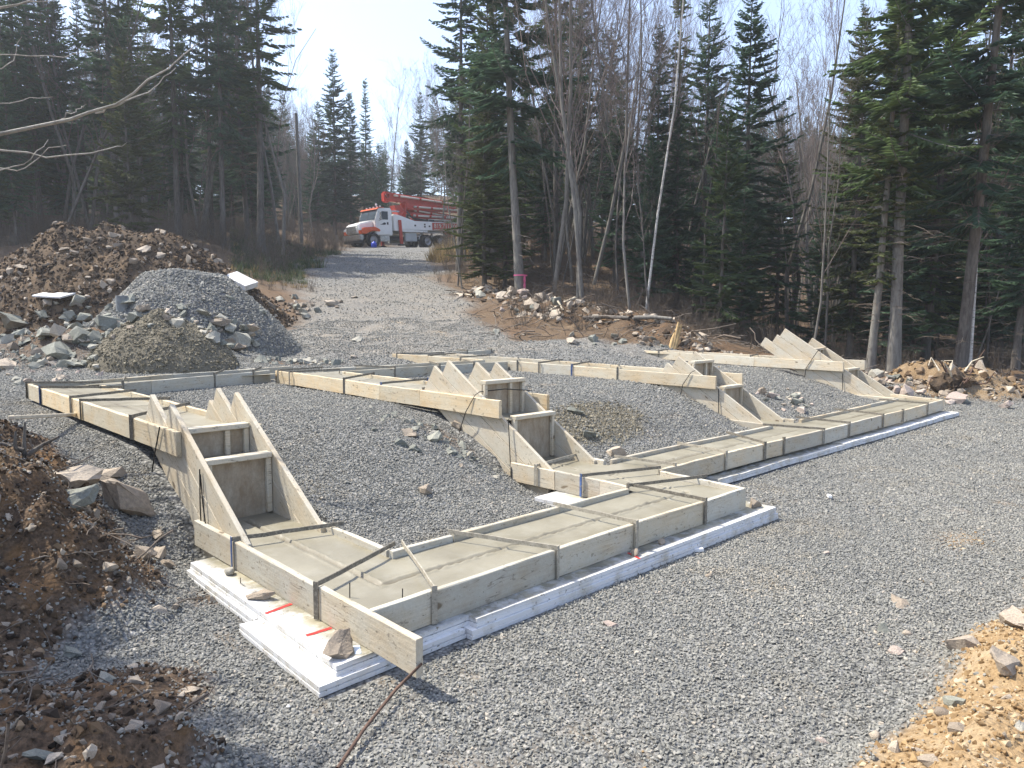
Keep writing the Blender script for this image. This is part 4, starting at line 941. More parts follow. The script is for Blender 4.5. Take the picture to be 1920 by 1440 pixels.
BIG = [(32, 612, 62, 'rockgrey', 'biggest dark flat topped boulder at the left edge of the rubble', dict(k=4, scl=(1, .7, .55))),
 (155, 640, 36, 'rockgrey', 'big squarish grey green boulder beside the concrete heap', dict(k=2, sink=.2)),
 (205, 615, 30, 'rockgrey', 'upright grey boulder touching the left of the concrete heap', dict(k=0, sink=.2)),
 (112, 668, 34, 'rockgrey', 'broad grey green boulder below the squarish one', dict(k=7, sink=.25)),
 (90, 632, 34, 'rockgrey', 'bluish flat boulder left of the squarish one', dict(k=1)),
 (140, 690, 22, 'rockgrey', 'grey slab in front of the broad grey green boulder', dict(k=6, sink=.1)),
 (118, 712, 26, 'rocktan', 'tan flat slab lying low in front of the rubble', dict(k=6)),
 (70, 690, 20, 'rockgrey', 'pointed pale rock in front of the rubble', dict(k=3)),
 (255, 600, 26, 'rockgrey', 'dark grey boulder on top of the concrete heap', dict(k=0)),
 (335, 612, 22, 'rockgrey', 'dark boulder at the right top of the concrete heap', dict(k=5)),
 (412, 612, 26, 'rocktan', 'flat layered tan rock right of the concrete heap top', dict(k=1, sink=.2)),
 (400, 640, 24, 'rockgrey', 'grey rock below the layered tan rock', dict(k=0, sink=.2)),
 (452, 650, 28, 'rockgrey', 'large pale grey block at the right end of the stacked rocks', dict(k=2, sink=.15)),
 (240, 565, 30, 'rockgrey', 'long low greenish slab behind the concrete heap', dict(k=6)),
 (130, 600, 26, 'rockgrey', 'greenish slab under the thin foam panel', dict(k=4)),
 (12, 690, 26, 'rocktan', 'tan boulder cut by the left edge near the back form', dict(k=7)),
 (490, 585, 14, 'rockgrey', 'dark flat stone on the lower right flank of the gravel pile', dict(k=6)),
 (665, 560, 10, 'rocktan', 'single tan stone on the gravel road edge', dict(k=1)),
 (430, 560, 12, 'rockgrey', 'stone half buried in the gravel pile flank', dict(k=1))]
for px, py, hw, mt, lab, kw in BIG:
    P = at(px, py); rock(P, px2m(hw*.78, P), mt, lab, **kw)
# rubble heaps: many alike rocks
_used = {}
def uniq(lab):
    _used[lab] = _used.get(lab, 0)+1; return lab
SHAPE = ['blocky', 'long', 'rounded', 'wedge shaped', 'low', 'stubby', 'flat', 'squarish']
def heap(n, poly, smin, smax, mats, label, group, seed, stack=0.0, where='the heap'):
    rg = random.Random(seed); P = np.array(poly, float)
    def inside(x, y):
        c = False; m = len(P)
        for i in range(m):
            x1, y1 = P[i]; x2, y2 = P[i-1]
            if (y1 > y) != (y2 > y) and x < (x2-x1)*(y-y1)/(y2-y1)+x1: c = not c
        return c
    lo, hi = P.min(0), P.max(0); k = 0
    while k < n:
        px = rg.uniform(lo[0], hi[0]); py = rg.uniform(lo[1], hi[1])
        if not inside(px, py): continue
        Q = at(px, py); t = rg.random()**2.2; hw = smin+(smax-smin)*t; sh = rg.randrange(8); mt = rg.choice(mats)
        Q[2] += stack*rg.random()*px2m(hw, Q)
        fx = (px-lo[0])/(hi[0]-lo[0]); fy = (py-lo[1])/(hi[1]-lo[1])
        col = {'rockgrey': 'grey', 'rocktan': 'tan', 'rockpink': 'pinkish'}[mt]; sz = 'small' if t < .15 else ('middling' if t < .5 else 'large')
        pos = ('upper ' if fy < .5 else 'lower ')+('left end' if fx < .25 else 'left half' if fx < .5 else 'right half' if fx < .75 else 'right end')
        rock(Q, px2m(hw, Q), mt, uniq('%s %s %s rock, %s of %s' % (sz, SHAPE[sh], col, pos, where)), group, k=sh, tilt=.45); k += 1
heap(72, [(20, 700), (0, 640), (20, 580), (180, 560), (330, 575), (470, 600), (470, 650), (380, 640), (330, 600), (200, 640), (170, 690)], 6, 17, ['rockgrey', 'rockgrey', 'rockgrey', 'rocktan'], 'angular grey green rock in the rubble left of the concrete heap', 'rocks of the left rubble', 1, .5, where='the left rubble')
heap(22, [(0, 690), (60, 660), (180, 680), (200, 705), (20, 730)], 5, 14, ['rocktan', 'rockpink', 'rockgrey'], 'small rounded rock scattered behind the left back form', 'small rocks behind the left back form', 2, where='the stones behind the left form')
heap(20, [(380, 590), (480, 620), (480, 668), (420, 680), (380, 640)], 8, 22, ['rockgrey', 'rocktan'], 'grey rock stacked at the right of the concrete heap', 'rocks right of the concrete heap', 3, .6, where='the stack beside the concrete heap')
heap(16, [(520, 555), (640, 560), (650, 590), (540, 600)], 6, 15, ['rockgrey', 'rocktan'], 'grey rock at the right foot of the gravel pile', 'rocks at the foot of the gravel pile', 4, .3, where='the row by the gravel pile')
heap(34, [(860, 545), (990, 545), (1085, 580), (1050, 600), (960, 590), (900, 570)], 5, 15, ['rocktan', 'rocktan', 'rockpink', 'rockgrey'], 'tan field stone in the row below the ribboned tree', 'field stones below the ribboned tree', 5, .5, where='the row below the ribboned tree')
heap(18, [(1050, 625), (1200, 630), (1290, 650), (1260, 655), (1060, 645)], 5, 13, ['rockgrey', 'rocktan'], 'grey stone at the foot of the brown berm', 'stones at the foot of the brown berm', 6, .2, where='the row under the brown berm')
heap(30, [(1615, 700), (1690, 710), (1800, 745), (1830, 765), (1700, 745), (1630, 725)], 6, 16, ['rocktan', 'rockpink', 'rockgrey'], 'pale stone in the row right of the farthest step', 'pale stones right of the farthest step', 7, .5, where='the row right of the farthest step')
heap(24, [(1415, 735), (1470, 725), (1500, 745), (1560, 770), (1480, 780), (1440, 760)], 5, 13, ['rockpink', 'rocktan', 'rockgrey'], 'pinkish grey rubble stone in the far cell between two steps', 'rubble stones in the far cell', 8, .4, where='the far cell rubble')
heap(8, [(1060, 800), (1130, 830), (1180, 840), (1130, 790)], 5, 11, ['rockgrey'], 'small stone stuck in the concrete slop', 'stones in the concrete slop', 9, where='the concrete slop')

# clods and stones over the dirt banks by the camera
def bank_scatter(name, n, box, test, size, protos, mat, label, seed, sg=.4, lift=0):
    rg = np.random.default_rng(seed); x = rg.uniform(box[0], box[1], n); y = rg.uniform(box[2], box[3], n)
    mk = masks(x, y); ok = rg.random(n) < mk[test]; ok &= ~informs(x, y); x, y = x[ok], y[ok]; z = H(x, y)+lift
    return scatter(name, np.stack([x, y, z], -1), rotrand(rg, len(x), .9), size*rg.lognormal(0, sg, len(x)), protos, mat, label=label, seed=seed)
bank_scatter('soil_clods', 22000, (-3.2, .2, -.6, 4.8), 'brown', .013, CL, MT['clod'], 'dark brown soil crumbs on the near left bank', 31, .5)
bank_scatter('rubble', 2600, (-3.2, .2, -.6, 4.8), 'brown', .020, STONES, MT['rocktan'], 'small pale stones in the near left bank', 32, .5)
bank_scatter('soil_clods', 26000, (.2, 5, -3.6, -1.3), 'ochre', .0085, CL, MT['ochreclod'], 'crumbly ochre soil on the bank at the lower right', 33, .55)
bank_scatter('rubble', 900, (.2, 5, -3.6, -1.3), 'ochre', .016, STONES, MT['rocktan'], 'small stones in the ochre bank', 34, .45)
_a = wxy(13.5, 6.5); 
bank_scatter('soil_clods', 30000, (8, 26, -3, 30), 'brown', .05, CL, MT['clod'], 'brown clods along the berm and the right hand soil mound', 35, .5)
bank_scatter('soil_clods', 5000, (10, 20, -3, 6), 'ochre', .035, CL, MT['ochreclod'], 'orange clods on the right hand soil mound', 36, .5)
bank_scatter('concrete_crumbs', 9000, (3.6, 5.8, 1.5, 3.3), 'wet', .016, CL, MT['paleclod'], 'lumpy concrete slop spilled down the middle cell', 37, .4)

bank_scatter('rubble', 4200, (8, 22, 4, 20), 'brown', .075, [m.copy() for m in ROCKS[:4]], MT['rocktan'], 'broken stones mixed into the brown berm along the wood', 38, .5)
bank_scatter('rubble', 1500, (8, 20, -3, 7), 'brown', .06, [m.copy() for m in ROCKS[:4]], MT['rocktan'], 'broken stones mixed into the right hand soil mound', 39, .5)
_rg = np.random.default_rng(40); _P = np.stack(wxy(_rg.uniform(11.8, 15.0, 900), _rg.uniform(-10.5, -3.2, 900)), -1); _ok = masks(_P[:, 0], _P[:, 1])['brown'] > .2; _P = _P[_ok]
scatter('rubble', np.column_stack([_P, H(_P[:, 0], _P[:, 1])+.01]), rotrand(_rg, len(_P), .6), .055*_rg.lognormal(0, .5, len(_P)), ROCKS[:6], MT['rockgrey'], 'small broken grey stones filling the left rubble', seed=41)

_rg = np.random.default_rng(50); _x = _rg.normal(2.55, .22, 90); _y = _rg.normal(2.7, .5, 90); _ok = (_x < 2.9) & (_y > 1.6); _x, _y = _x[_ok], _y[_ok]
scatter('rubble', np.column_stack([_x, _y, H(_x, _y)+.005]), rotrand(_rg, len(_x), .6), .028*_rg.lognormal(0, .45, len(_x)), ROCKS[:6], MT['rockgrey'], 'small broken stones on the slope beside the middle step', seed=51)

# ------------------------------------------------------------------ trees
def conifer(seed, Ht, rad, zb, droop=.25, dens=1.0, gap=.12, up=.5, trunk_r=None, sparse=0.0, col=.0, card=1.0):
    rg = np.random.default_rng(seed); tr = trunk_r or Ht*.0085+.015
    T = Bag(); n = 10; zz = np.linspace(-.4, Ht, n); bend = rg.normal(0, .012*Ht, 2)
    cx = bend[0]*np.sin(zz/Ht*2.2)+rg.normal(0, .01, n); cy = bend[1]*np.sin(zz/Ht*1.8)+rg.normal(0, .01, n)
    T.tube(np.stack([cx, cy, zz], -1), np.maximum(.012, tr*(1-np.maximum(zz, 0)/Ht)**.85*(1+.35*np.exp(-np.maximum(zz+.2, 0)/.35))), 9)
    ctr = lambda z: (np.interp(z, zz, cx), np.interp(z, zz, cy))
    tv = []; tone = []
    z = zb; hb = Ht-zb
    while z < Ht-.12:
        t = (z-zb)/hb; prof = (1-t)**.82*min(1, .55+2.6*t); nb = int(rg.integers(4, 6))
        if rg.random() < sparse: z += .25; continue
        a0 = rg.random()*6.28
        for k in range(nb):
            if rg.random() < gap: continue
            az = a0+6.283*k/nb+rg.normal(0, .25); L = rad*prof*min(1.25, rg.lognormal(-.22, .32))+.10
            el = (-droop*.9)*(1-t)+up*t+rg.normal(0, .19)
            z_ = z+rg.normal(0, .10); m = 5; u = np.linspace(0, 1, m); ox, oy = ctr(z); dirx, diry = math.cos(az), math.sin(az)
            rr = L*u*math.cos(el); hz = L*(np.sin(el)*u-droop*.55*u**2+droop*.75*u**3)
            P = np.stack([ox+dirx*rr, oy+diry*rr, z+rg.normal(0, .06)+hz], -1)
            T.tube(P, np.linspace(.006+.008*L, .004, m), 3)
            nt_ = max(3, int(L/.062*dens)); uu = np.linspace(.12, 1.0, nt_)+rg.normal(0, .02, nt_)
            for sd in (-1, 1):
                q = np.stack([np.interp(uu, u, P[:, i]) for i in range(3)], -1)
                tl = (.34*L*(1.02-np.clip(uu, 0, 1))**.8*.75+.13)*rg.uniform(.6, 1.2, nt_)
                ang = sd*rg.uniform(.55, 1.05, nt_); ca, sa = np.cos(ang), np.sin(ang)
                dv = np.stack([dirx*ca-diry*sa, dirx*sa+diry*ca, math.sin(el)*.6-rg.uniform(.02, .38, nt_)*(1-t*.7)], -1)
                dv /= np.linalg.norm(dv, axis=1)[:, None]
                for c in range(2):
                    rv = rg.normal(size=(nt_, 3)); rv[:, 2] *= 1.6 if c == 0 else .7
                    pv_ = np.cross(dv, rv); pv_ /= np.linalg.norm(pv_, axis=1)[:, None]+1e-6
                    w = (.020+.062*tl)*card*rg.uniform(.7, 1.2, nt_)
                    tip = q+dv*tl[:, None]; mid = q+dv*(tl*.45)[:, None]
                    a_ = mid+pv_*w[:, None]; b_ = mid-pv_*w[:, None]
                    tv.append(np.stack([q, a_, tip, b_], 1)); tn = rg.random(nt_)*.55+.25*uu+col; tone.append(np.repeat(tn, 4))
        z += rg.uniform(.13, .27)*(1.15-.45*t)
    # leader
    Q = np.concatenate(tv).reshape(-1, 3); Fq = np.arange(len(Q)).reshape(-1, 4)
    cr = mesh_np('crown', Q, Fq); cr.attributes.new('tone', 'FLOAT', 'POINT').data.foreach_set('value', np.clip(np.concatenate(tone), 0, 1).astype(np.float32))
    D = Bag(); z = max(.5, zb*.12)
    while z < zb+.35*hb*.4:
        for k in range(int(rg.integers(1, 4))):
            az = rg.random()*6.28; L = rad*rg.uniform(.25, .85)*min(1, .45+z/zb*.6); ox, oy = ctr(z); dr = rg.uniform(.0, .5)
            u = np.linspace(0, 1, 5); cv = rg.normal(0, .18)
            P = np.stack([ox+np.cos(az+cv*u)*L*u, oy+np.sin(az+cv*u)*L*u, z-dr*L*u**2*.8+.12*L*u], -1); D.tube(P, np.linspace(.011, .003, 5), 3)
            for j in range(int(rg.integers(3, 8))):
                uu = rg.uniform(.3, 1); q = np.array([np.interp(uu, u, P[:, i]) for i in range(3)]); a2 = az+rg.choice([-1, 1])*rg.uniform(.4, 1.0); l2 = L*rg.uniform(.12, .35)
                D.tube(np.stack([q, q+np.array([math.cos(a2)*l2*.5, math.sin(a2)*l2*.5, -.04*l2]), q+np.array([math.cos(a2)*l2, math.sin(a2)*l2, -.25*l2])]), [.005, .004, .002], 3)
        z += rg.uniform(.12, .35)
    return T.mesh('trunk'), cr, D.mesh('bare_branches'), Ht
def bare(seed, Ht, spread=.5, levels=4, trunk_r=None, forks=3, lean=0.0, fine=1.0, up=.35):
    rg = np.random.default_rng(seed); T = Bag(); B = Bag(); tr = trunk_r or Ht*.0062
    def grow(p, d, L, r, lv, bag):
        n = 5 if lv < levels-1 else 3; P = [p]; dd = d.copy(); ks = []
        for i in range(n-1):
            dd = dd+rg.normal(0, .10+.05*lv, 3)+np.array([0, 0, up*.18 if lv else .04]); dd /= np.linalg.norm(dd)
            P.append(P[-1]+dd*L/(n-1)); ks.append(dd.copy())
        P = np.array(P); r1 = r*(.30 if lv == 0 else .35); bag.tube(P, np.linspace(r, max(r1, .0025), n), 7 if lv == 0 else (4 if lv == 1 else 3))
        if lv >= levels: return
        nc = int(({0: 13, 1: 6, 2: 5, 3: 4}.get(lv, 3))*fine*rg.uniform(.8, 1.2))
        for c in range(nc):
            u = rg.uniform(.30 if lv == 0 else .2, 1.0); q = np.array([np.interp(u*(n-1), np.arange(n), P[:, i]) for i in range(3)])
            dk = ks[min(n-2, int(u*(n-1)))]; a = rg.random()*6.28; perp = np.cross(dk, [math.cos(a), math.sin(a), .3]); perp /= np.linalg.norm(perp)+1e-6
            nd_ = dk*(1-spread*.5)+perp*spread*rg.uniform(.6, 1.3)+np.array([0, 0, up]); nd_ /= np.linalg.norm(nd_)
            grow(q, nd_, L*rg.uniform(.28, .5)*(1.15-.5*u if lv == 0 else 1), max(.0028, r*(1-.7*u)*rg.uniform(.3, .5)), lv+1, B)
    d0 = np.array([lean, lean*.4, 1.0]); d0 /= np.linalg.norm(d0)
    grow(np.array([0, 0, -.3]), d0, Ht, tr, 0, T)
    return T.mesh('trunk'), B.mesh('crown'), None, Ht

CON = {
 'tall': [conifer(1, 17, 2.5, 4.6, .35, 1.0, .28, sparse=.12), conifer(2, 18, 2.2, 6.5, .3, .95, .34, sparse=.15), conifer(3, 16, 2.6, 4.0, .4, 1.0, .26, sparse=.1)],
 'full': [conifer(4, 15, 2.6, 1.6, .35, 1.0, .2, sparse=.08), conifer(5, 14, 2.4, 2.2, .3, 1.05, .2, sparse=.08), conifer(6, 13, 2.3, 1.2, .25, 1.1, .15, sparse=.05)],
 'thin': [conifer(7, 15, 1.25, 5.0, .3, .95, .25, sparse=.1), conifer(8, 14, 1.1, 3.0, .25, 1.0, .2)],
 'young': [conifer(9, 6, 1.3, .5, .1, 1.3, .05, .6), conifer(10, 5, 1.1, .3, .15, 1.3, .05, .5)],
}
BARE = [bare(20, 12, .5), bare(21, 13, .42), bare(22, 10, .55), bare(23, 11, .38, up=.5)]
POLES = [bare(30, 9, .6, 2, .05, fine=.8), bare(31, 8, .7, 2, .045, fine=.7), bare(32, 10, .5, 2, .06, fine=.8)]
_mc = {}
def matmesh(me, mt):
    k = (me.name, mt)
    if k not in _mc:
        c = me.copy(); c.materials.clear(); c.materials.append(MT[mt]); _mc[k] = c
    return _mc[k]
rt = random.Random(11)
def tree(name, proto, pos, h, label, cat, group=None, leaf='fir', bark='bark', wide=1.0, rz=None, lean=(0, 0), dead=True):
    T, C, D, H0 = proto; k = h/H0
    o = thing(name, label, cat, pos, rt.uniform(0, 6.28) if rz is None else rz, group)
    o.rotation_euler = (lean[0], lean[1], o.rotation_euler.z); o.scale = (k*wide, k*wide, k)
    link('trunk', matmesh(T, bark), None, o)
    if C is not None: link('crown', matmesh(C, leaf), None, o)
    if D is not None and dead: link('bare_branches', matmesh(D, 'drytwig'), None, o)
    return o
def cone(kind, i, px, d, h, label, leaf='fir', group=None, bark='bark', wide=1.0, dz=0, lean=(0, 0), dead=True):
    x, y, z = pd(px, d); return tree('fir_tree', CON[kind][i], (x, y, z+dz), h, label, 'fir tree', group, leaf, bark, wide, lean=lean, dead=dead)
def bar(i, px, d, h, label, group=None, bark='barkgrey', leaf='twigred', name='bare_tree', wide=1.0, lean=(0, 0), pool=None):
    x, y, z = pd(px, d); return tree(name, (pool or BARE)[i], (x, y, z), h, label, 'bare tree' if name == 'bare_tree' else 'birch tree', group, leaf, bark, wide, lean=lean)
# --- right-hand forest edge, the trees one can tell apart
t0 = cone('tall', 2, 975, 25.0, 17.5, 'tall grey trunked fir with a pink ribbon round its foot', 'firblue', bark='barkgrey', wide=.95)
cone('tall', 0, 862, 33, 15.5, 'fir at the right edge of the sky gap with long branches reaching left', 'firblue', wide=1.05)
cone('full', 1, 915, 30, 12.5, 'fir close behind the ribboned tree on its left', 'fir', wide=.9)
cone('full', 2, 908, 26.5, 6.8, 'low bushy light green fir left of the ribboned tree', 'cedar', wide=1.35, dead=False)
cone('young', 0, 945, 28, 5.5, 'low young fir between the bushy fir and the ribboned trunk', 'fir', wide=1.3, dead=False)
cone('tall', 1, 1040, 30, 16, 'fir with a brownish top right of the ribboned tree', 'fir', wide=.8)
cone('thin', 0, 1262, 29, 14.2, 'very slender fir with a bare spindly top', 'fir', wide=.75)
cone('full', 0, 1312, 31, 14.6, 'pointed fir left of the pair of dark spires', 'firblue', wide=.85)
cone('full', 1, 1400, 25.5, 12.4, 'dark pointed fir spire standing clear against the sky', 'firblue', wide=1.0)
cone('full', 0, 1455, 30, 9.5, 'shorter fir filling in right of the dark spire', 'fir', wide=1.0)
cone('full', 0, 1592, 22.5, 10.4, 'fir with yellowish branches at the left of the big right-hand clump', 'cedar', wide=1.0)
cone('tall', 0, 1676, 17.6, 15.5, 'large fir with a pale bare lower trunk rising behind the farthest step', 'fir', bark='barkgrey', wide=1.0)
cone('thin', 1, 1634, 17.8, 10.5, 'slim fir with a thin pale trunk just left of the large one', 'cedar', bark='barkgrey', wide=1.0)
cone('full', 2, 1735, 23, 13.5, 'dense fir behind the large pale trunked fir', 'fir', wide=1.05)
cone('tall', 2, 1802, 17.5, 15, 'dark trunked fir leaning right near the right edge', 'firblue', wide=1.0, lean=(.0, .035))
cone('full', 1, 1905, 19.5, 9.5, 'dense dark fir cut by the right edge of the photo', 'firblue', wide=1.1)
cone('full', 0, 1860, 25, 14, 'tall fir behind the leaning dark trunk', 'fir')
bar(0, 1822, 17.3, 10.5, 'thin pale birch leaning right beside the dark leaning trunk', bark='birch', name='birch_tree', lean=(.05, .06), wide=.7)
bar(1, 1208, 22.5, 12.8, 'white birch trunk in front of the dark wood', bark='birch', name='birch_tree', wide=.55)
bar(2, 1182, 21.5, 9.5, 'thin grey bare tree left of the white birch', wide=.8)
bar(0, 1092, 23, 13, 'bare tree with twin grey stems at the end of the field stones', lean=(0, .0))
bar(3, 1082, 23.6, 12.5, 'bare tree leaning left out of the twin grey stems', lean=(.03, -.05))
bar(1, 1035, 25, 13.5, 'bare tree with reddish twigs right of the ribboned fir')
bar(3, 1150, 30, 13.5, 'tall bare tree with a wide reddish crown against the sky')
bar(0, 1110, 33, 14, 'tall bare tree with upright reddish crown behind the twin stems')
bar(1, 1225, 34, 13, 'bare tree whose crown fills the gap left of the slender fir')
bar(2, 1475, 31, 12.2, 'bare grey tree with a bushy crown right of the dark spire', wide=1.3)
bar(3, 1525, 33, 12, 'bare grey tree with a crown next to the big right-hand clump', wide=1.2)
bar(1, 1520, 19.0, 7.2, 'crooked thin bare tree rising behind the far step', lean=(.0, -.05), wide=.8)
bar(2, 868, 28, 6.5, 'dead forked tree with grey branches in front of the truck', bark='barkgrey', leaf='barkgrey', wide=.8)
bar(0, 858, 28.6, 7.5, 'dark bare stem beside the dead forked tree', bark='bark', wide=.8)
bar(0, 1790, 21, 8, 'bare tree with pale twigs between the two right-hand firs')
# --- trees beyond the road
cone('full', 0, 632, 62, 15.4, 'pointed fir standing clear in the sky gap above the road', 'firblue', wide=1.05)
cone('full', 2, 600, 64, 11, 'fir at the left of the pointed fir beyond the road', 'firblue', wide=1.1)
cone('full', 1, 662, 64, 12.6, 'fir at the right shoulder of the pointed fir beyond the road', 'firblue', wide=1.0)
cone('thin', 1, 684, 68, 14, 'thin spired fir right of the pointed fir', 'firblue', wide=1.1)
cone('full', 2, 714, 70, 9, 'small fir at the foot of the bare tree beyond the road', 'firblue')
bar(1, 737, 66, 13.4, 'pale bare tree alone in the sky gap above the truck', wide=1.1)
cone('full', 1, 768, 72, 9.6, 'small fir behind the truck boom', 'firblue')
cone('full', 0, 792, 72, 14, 'fir spire close to the right side of the sky gap', 'firblue', wide=.9)
bar(2, 800, 60, 8, 'brownish bare tree behind the truck boom', wide=1.5)
bar(3, 835, 58, 9, 'brownish bare tree at the tail of the truck', wide=1.5)
# --- left-hand forest edge
cone('tall', 2, 425, 36.5, 19, 'thick straight dark trunk nearest the road on the left', 'firblue', wide=.75)
cone('tall', 1, 495, 38, 18.5, 'dense fir closest to the sky gap on the left of the road', 'fir', wide=1.15)
cone('full', 1, 470, 42, 16.5, 'fir filling in behind the two trunks left of the road', 'firblue', wide=1.0)
cone('tall', 0, 232, 35, 19, 'thickest dark trunk standing behind the crest of the soil heap', 'firblue', wide=.85)
cone('tall', 2, 342, 37, 18, 'dark trunk behind the right end of the soil heap crest', 'fir', wide=.9)
cone('thin', 0, 252, 38, 15, 'thin dark trunk right of the thickest trunk', 'fir', wide=1.2)
cone('young', 0, 258, 33, 8.5, 'young yellow green fir behind the soil heap crest', 'cedar', wide=.95)
cone('thin', 1, 287, 39, 16, 'slim reddish trunk in the middle of the left trees', 'fir', wide=1.2, bark='barkgrey')
cone('tall', 1, 55, 36, 20, 'tall dark trunk near the left edge', 'firblue', wide=.8)
cone('tall', 0, 90, 40, 19, 'dark fir between the left edge and the leaning trunk', 'firblue', wide=.8)
cone('tall', 1, 405, 41, 17.5, 'dark stem just left of the straight trunk by the road', 'firblue', wide=.8)
cone('tall', 0, 10, 38, 18, 'dark fir cut by the left edge of the photo', 'firblue', wide=.85)
cone('full', 0, 128, 42, 16, 'dense fir behind the leaning trunk', 'fir', wide=.9)
bar(2, 120, 33.5, 13, 'dark trunk leaning left behind the soil heap', bark='bark', leaf='drytwig', lean=(.05, -.17))
bar(3, 150, 39, 13.5, 'bare grey brown tree in the gap left of the thickest trunk', wide=1.2)
bar(0, 180, 41, 14, 'bare tree with a tangled crown beside the thickest trunk', wide=1.2)
bar(1, 385, 40, 17, 'bare tree between the two right-hand trunks of the left wood')
bar(0, 530, 42, 16, 'bare tree whose fine twigs reach into the sky gap from the left', lean=(0, .08))
bar(2, 545, 55, 9, 'small bare tree left of the wooden pole', wide=1.3)
bar(3, 590, 58, 9, 'small bare tree right of the wooden pole', wide=1.3)
# --- fill of the wood: alike trees
MARKS = [(20, 'the left edge'), (100, 'the leaning trunk'), (232, 'the thickest left trunk'), (345, 'the soil heap crest'), (425, 'the straight roadside trunk'), (495, 'the sky gap fir'), (570, 'the wooden pole'), (640, 'the pointed fir'), (735, 'the lone pale tree'), (830, 'the truck'), (975, 'the ribboned tree'), (1092, 'the twin grey stems'), (1208, 'the white birch'), (1310, 'the pointed right fir'), (1400, 'the dark spire'), (1500, 'the crooked thin tree'), (1592, 'the yellowish fir'), (1680, 'the large pale trunk'), (1805, 'the leaning dark trunk'), (1930, 'the right edge')]
def tlabel(px, d, d0, d1, kd, lf):
    t = (d-d0)/(d1-d0)
    w = 'just behind' if t < .25 else ('a little behind' if t < .5 else ('well behind' if t < .75 else 'far behind'))
    k = {'tall': 'tall', 'full': 'bushy', 'thin': 'slender', 'young': 'low young', 'bare': 'tall bare tree', 'pole': 'thin bare sapling'}[kd]
    if kd not in ('bare', 'pole'): k = k+{'fir': ' mid green', 'firblue': ' dark green', 'cedar': ' yellow green'}[lf]+' fir'
    for m in sorted(MARKS, key=lambda a: abs(a[0]-px))[:5]:
        sd = 'left of' if px < m[0]-18 else ('right of' if px > m[0]+18 else 'in line with'); lab = k+' '+w+' and '+sd+' '+m[1]
        if lab not in _used: break
    return uniq(lab)
def fill(n, pxr, dr, kinds, label, group, seed, hmul=1.0, lf=('fir', 'firblue', 'firblue')):
    rg = random.Random(seed)
    for k in range(n):
        px = rg.uniform(*pxr); d = rg.uniform(*dr); kd = rg.choice(kinds)
        if kd == 'bare':
            x, y, z = pd(px, d); tree('bare_tree', BARE[rg.randrange(4)], (x, y, z), rg.uniform(9, 14)*hmul, tlabel(px, d, *dr, kd, ''), 'bare tree', group[1], 'twigred', 'barkgrey', rg.uniform(.9, 1.2))
        elif kd == 'pole':
            x, y, z = pd(px, d); tree('bare_tree', POLES[rg.randrange(3)], (x, y, z), rg.uniform(5, 9)*hmul, tlabel(px, d, *dr, kd, ''), 'bare tree', group[1], 'drytwig', rg.choice(['bark', 'barkgrey']), rg.uniform(.8, 1.1), lean=(rg.gauss(0, .05), rg.gauss(0, .05)))
        else:
            x, y, z = pd(px, d); pr = CON[kd]; lfc = rg.choice(lf); tree('fir_tree', pr[rg.randrange(len(pr))], (x, y, z), rg.uniform(*{'tall': (12, 16), 'full': (8, 13), 'thin': (11, 14), 'young': (3.5, 7)}[kd])*hmul, tlabel(px, d, *dr, kd, lfc), 'fir tree', group[0], lfc, 'bark', rg.uniform(.8, 1.15))
LB = ('dark fir standing back among the trees of the wood right of the road', 'bare thin stemmed tree among the firs right of the road'); GB = ('firs in the wood on the right', 'bare trees in the wood on the right')
fill(40, (1010, 1620), (27, 52), ['tall', 'full', 'full', 'thin', 'bare'], LB, GB, 1, .80)
fill(24, (1540, 1990), (22, 42), ['full', 'full', 'tall', 'young'], LB, GB, 2, .95)
fill(44, (990, 1960), (21, 36), ['pole', 'pole', 'pole', 'young'], LB, GB, 3, .9)
fill(14, (860, 1080), (33, 52), ['full', 'tall', 'bare'], LB, GB, 4, .82)
fill(40, (1000, 1560), (26, 44), ['bare'], LB, GB, 14, .95)
LL = ('dark fir standing back among the trees of the wood left of the road', 'bare thin stemmed tree among the firs left of the road'); GL = ('firs in the wood on the left', 'bare trees in the wood on the left')
fill(36, (-60, 520), (39, 64), ['tall', 'full', 'full', 'thin'], LL, GL, 5, 1.05)
fill(32, (-60, 545), (36, 62), ['pole', 'pole', 'bare'], LL, GL, 6, 1.0)
fill(12, (-60, 540), (38, 60), ['bare'], LL, GL, 17, 1.2)
fill(12, (-120, 60), (30, 44), ['full', 'tall'], LL, GL, 7, 1.0)
fill(20, (-100, 520), (62, 95), ['full', 'tall', 'full'], LL, GL, 21, 1.0, ('firblue',))
fill(22, (880, 1960), (48, 90), ['full', 'full', 'tall'], LB, GB, 22, .9, ('firblue',))
LF = ('small fir in the far wood behind the pointed firs', 'small grey bare tree in the far wood beyond the road'); GF = ('firs in the far wood', 'bare trees in the far wood')
fill(26, (540, 860), (76, 105), ['bare', 'full', 'bare'], LF, GF, 8, .62, ('firblue',))
fill(18, (540, 600), (58, 75), ['bare', 'pole'], LF, GF, 9, .75)
